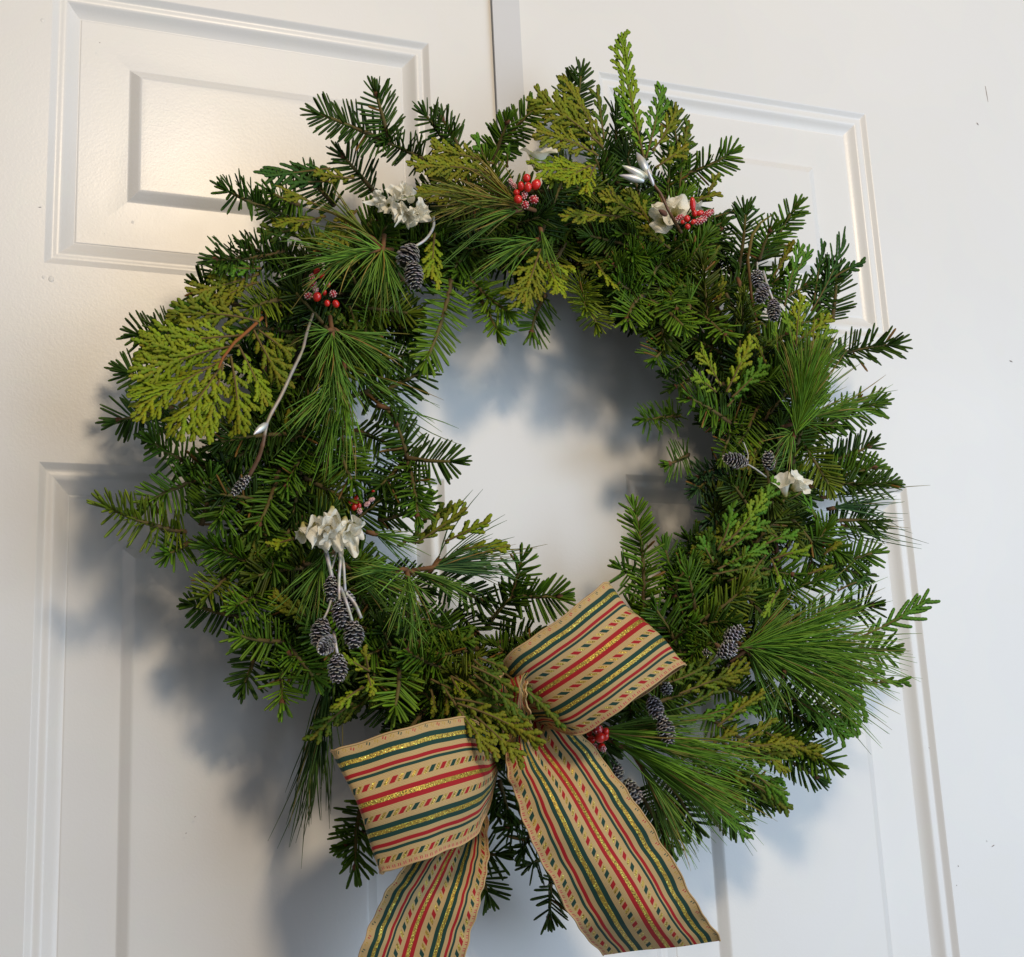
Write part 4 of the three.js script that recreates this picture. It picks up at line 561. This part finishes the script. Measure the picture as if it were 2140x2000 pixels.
const [ribMap, ribMR, ribBump] = ribbonTextures();
M.ribbon = new THREE.MeshPhysicalMaterial({ map: ribMap, roughness: 1, roughnessMap: ribMR, metalness: 1, metalnessMap: ribMR, bumpMap: ribBump, bumpScale: .00022, side: THREE.DoubleSide });
M.edge = new THREE.MeshStandardMaterial({ color: new THREE.Color().setRGB(.50, .33, .15), roughness: .75 });
const bow = thing('ribbon_bow', 'striped burlap ribbon bow in red, green and gold at the bottom of the wreath', 'bow', P(1060, 1500, .05));
function ribbonPiece(name, A, B, o = {}) {                // A, B: the two edges as [px, py, mm] stations
  const { wave = .0022, v0 = 0, cols = 28, rows = 90, cup = 0, end } = o;
  const ca = new THREE.CatmullRomCurve3(A.map((q) => P(q[0], q[1], q[2] / 1000)), false, 'centripetal'), cb = new THREE.CatmullRomCurve3(B.map((q) => P(q[0], q[1], q[2] / 1000)), false, 'centripetal');
  const n = A.length - 1, pos = [], uv = [], idx = [], ea = [], eb = []; let v = v0, prev;
  for (let r = 0; r <= rows; r++) {
    const t = r / rows, a = ca.getPoint(t), b = cb.getPoint(t), ac = b.clone().sub(a).normalize();
    const wa = [.0003 * Math.sin(t * 83 + v0) + .00022 * Math.sin(t * 31 + v0 * 3), .0011 * Math.sin(t * 47 + v0)], wb = [.0003 * Math.sin(t * 77 - v0) + .00022 * Math.sin(t * 27 + v0), .0011 * Math.sin(t * 41 - v0)];
    const mid = a.clone().lerp(b, .5); if (prev) v += mid.distanceTo(prev) / .058; prev = mid;
    for (let c = 0; c <= cols; c++) {
      const u = c / cols, p = a.clone().lerp(b, u), bulge = Math.sin(u * Math.PI), ka = (1 - u) ** 4, kb = u ** 4; p.addScaledVector(ac, ka * wa[0] + kb * wb[0]).z += ka * wa[1] + kb * wb[1];
      p.z += bulge * (cup + (wave * Math.sin(u * 7 + t * 5 + v0) + wave * .35 * Math.sin(u * 3 - t * 17 + v0 * 2))) * (o.pinch ? 1 + o.pinch(t) : 1);
      pos.push(p.x, p.y, p.z); uv.push(u, v + (o.shear ?? 0) * u);
      if (c === 0) ea.push(p.clone()); if (c === cols) eb.push(p.clone());
    }
  }
  for (let r = 0; r < rows; r++) for (let c = 0; c < cols; c++) { const q = r * (cols + 1) + c; idx.push(q, q + 1, q + cols + 1, q + 1, q + cols + 2, q + cols + 1); }
  const g = new THREE.BufferGeometry(); g.setAttribute('position', new THREE.Float32BufferAttribute(pos, 3)); g.setAttribute('uv', new THREE.Float32BufferAttribute(uv, 2)); g.setIndex(idx); g.computeVertexNormals();
  const m = part(name, g, M.ribbon, bow);
  for (const e of [ea, eb]) part('wired_edge', new THREE.TubeGeometry(new THREE.CatmullRomCurve3(e), 160, .00055, 5), M.edge, m);
}
const pinchEnd = (k) => (t) => k * Math.exp(-t * 7);
ribbonPiece('loop', [[1060, 1490, 62], [1046, 1430, 84], [1056, 1376, 112], [1150, 1308, 126], [1263, 1220, 124], [1272, 1222, 112], [1262, 1228, 98], [1160, 1320, 72], [1085, 1450, 60]],
  [[1118, 1520, 62], [1150, 1522, 88], [1212, 1534, 116], [1315, 1468, 132], [1424, 1388, 128], [1432, 1390, 116], [1422, 1394, 102], [1310, 1470, 76], [1130, 1500, 60]], { wave: .0038, pinch: pinchEnd(3.2), v0: .3 });
ribbonPiece('loop', [[1030, 1560, 60], [1016, 1528, 84], [971, 1499, 112], [850, 1522, 126], [702, 1567, 118], [694, 1571, 106], [706, 1574, 92], [850, 1540, 70], [1020, 1560, 56]],
  [[1034, 1640, 60], [1016, 1700, 84], [985, 1752, 112], [900, 1790, 128], [801, 1821, 122], [795, 1824, 110], [806, 1822, 96], [900, 1780, 72], [1010, 1660, 56]], { wave: .0028, cup: .006, v0: 2.1 });
ribbonPiece('knot', [[1074, 1392, 84], [1054, 1402, 104], [1034, 1436, 106], [1036, 1490, 98], [1052, 1530, 80]], [[1100, 1396, 84], [1104, 1414, 108], [1098, 1446, 112], [1108, 1500, 104], [1112, 1530, 84]], { wave: .008, cup: .003, v0: 1.3, rows: 40 });
ribbonPiece('tail', [[960, 1640, 46], [905, 1750, 62], [850, 1806, 80], [792, 1894, 92], [748, 2004, 88], [706, 2130, 84]], [[1008, 1640, 48], [1019, 1740, 70], [1016, 1821, 90], [997, 1900, 94], [968, 2004, 90], [930, 2130, 86]], { wave: .003, v0: 4.4 });
ribbonPiece('tail', [[1130, 1484, 66], [1186, 1505, 88], [1262, 1592, 98], [1333, 1686, 106], [1400, 1790, 110], [1462, 1900, 108], [1507, 1966, 102]], [[1072, 1500, 62], [1057, 1586, 84], [1074, 1651, 96], [1109, 1750, 102], [1160, 1850, 98], [1208, 1936, 88], [1262, 1996, 66]], { wave: .0034, pinch: (t) => 1.6 * Math.exp(-t * 4), v0: 6.7, cup: .002 });

renderer.render(scene, camera);
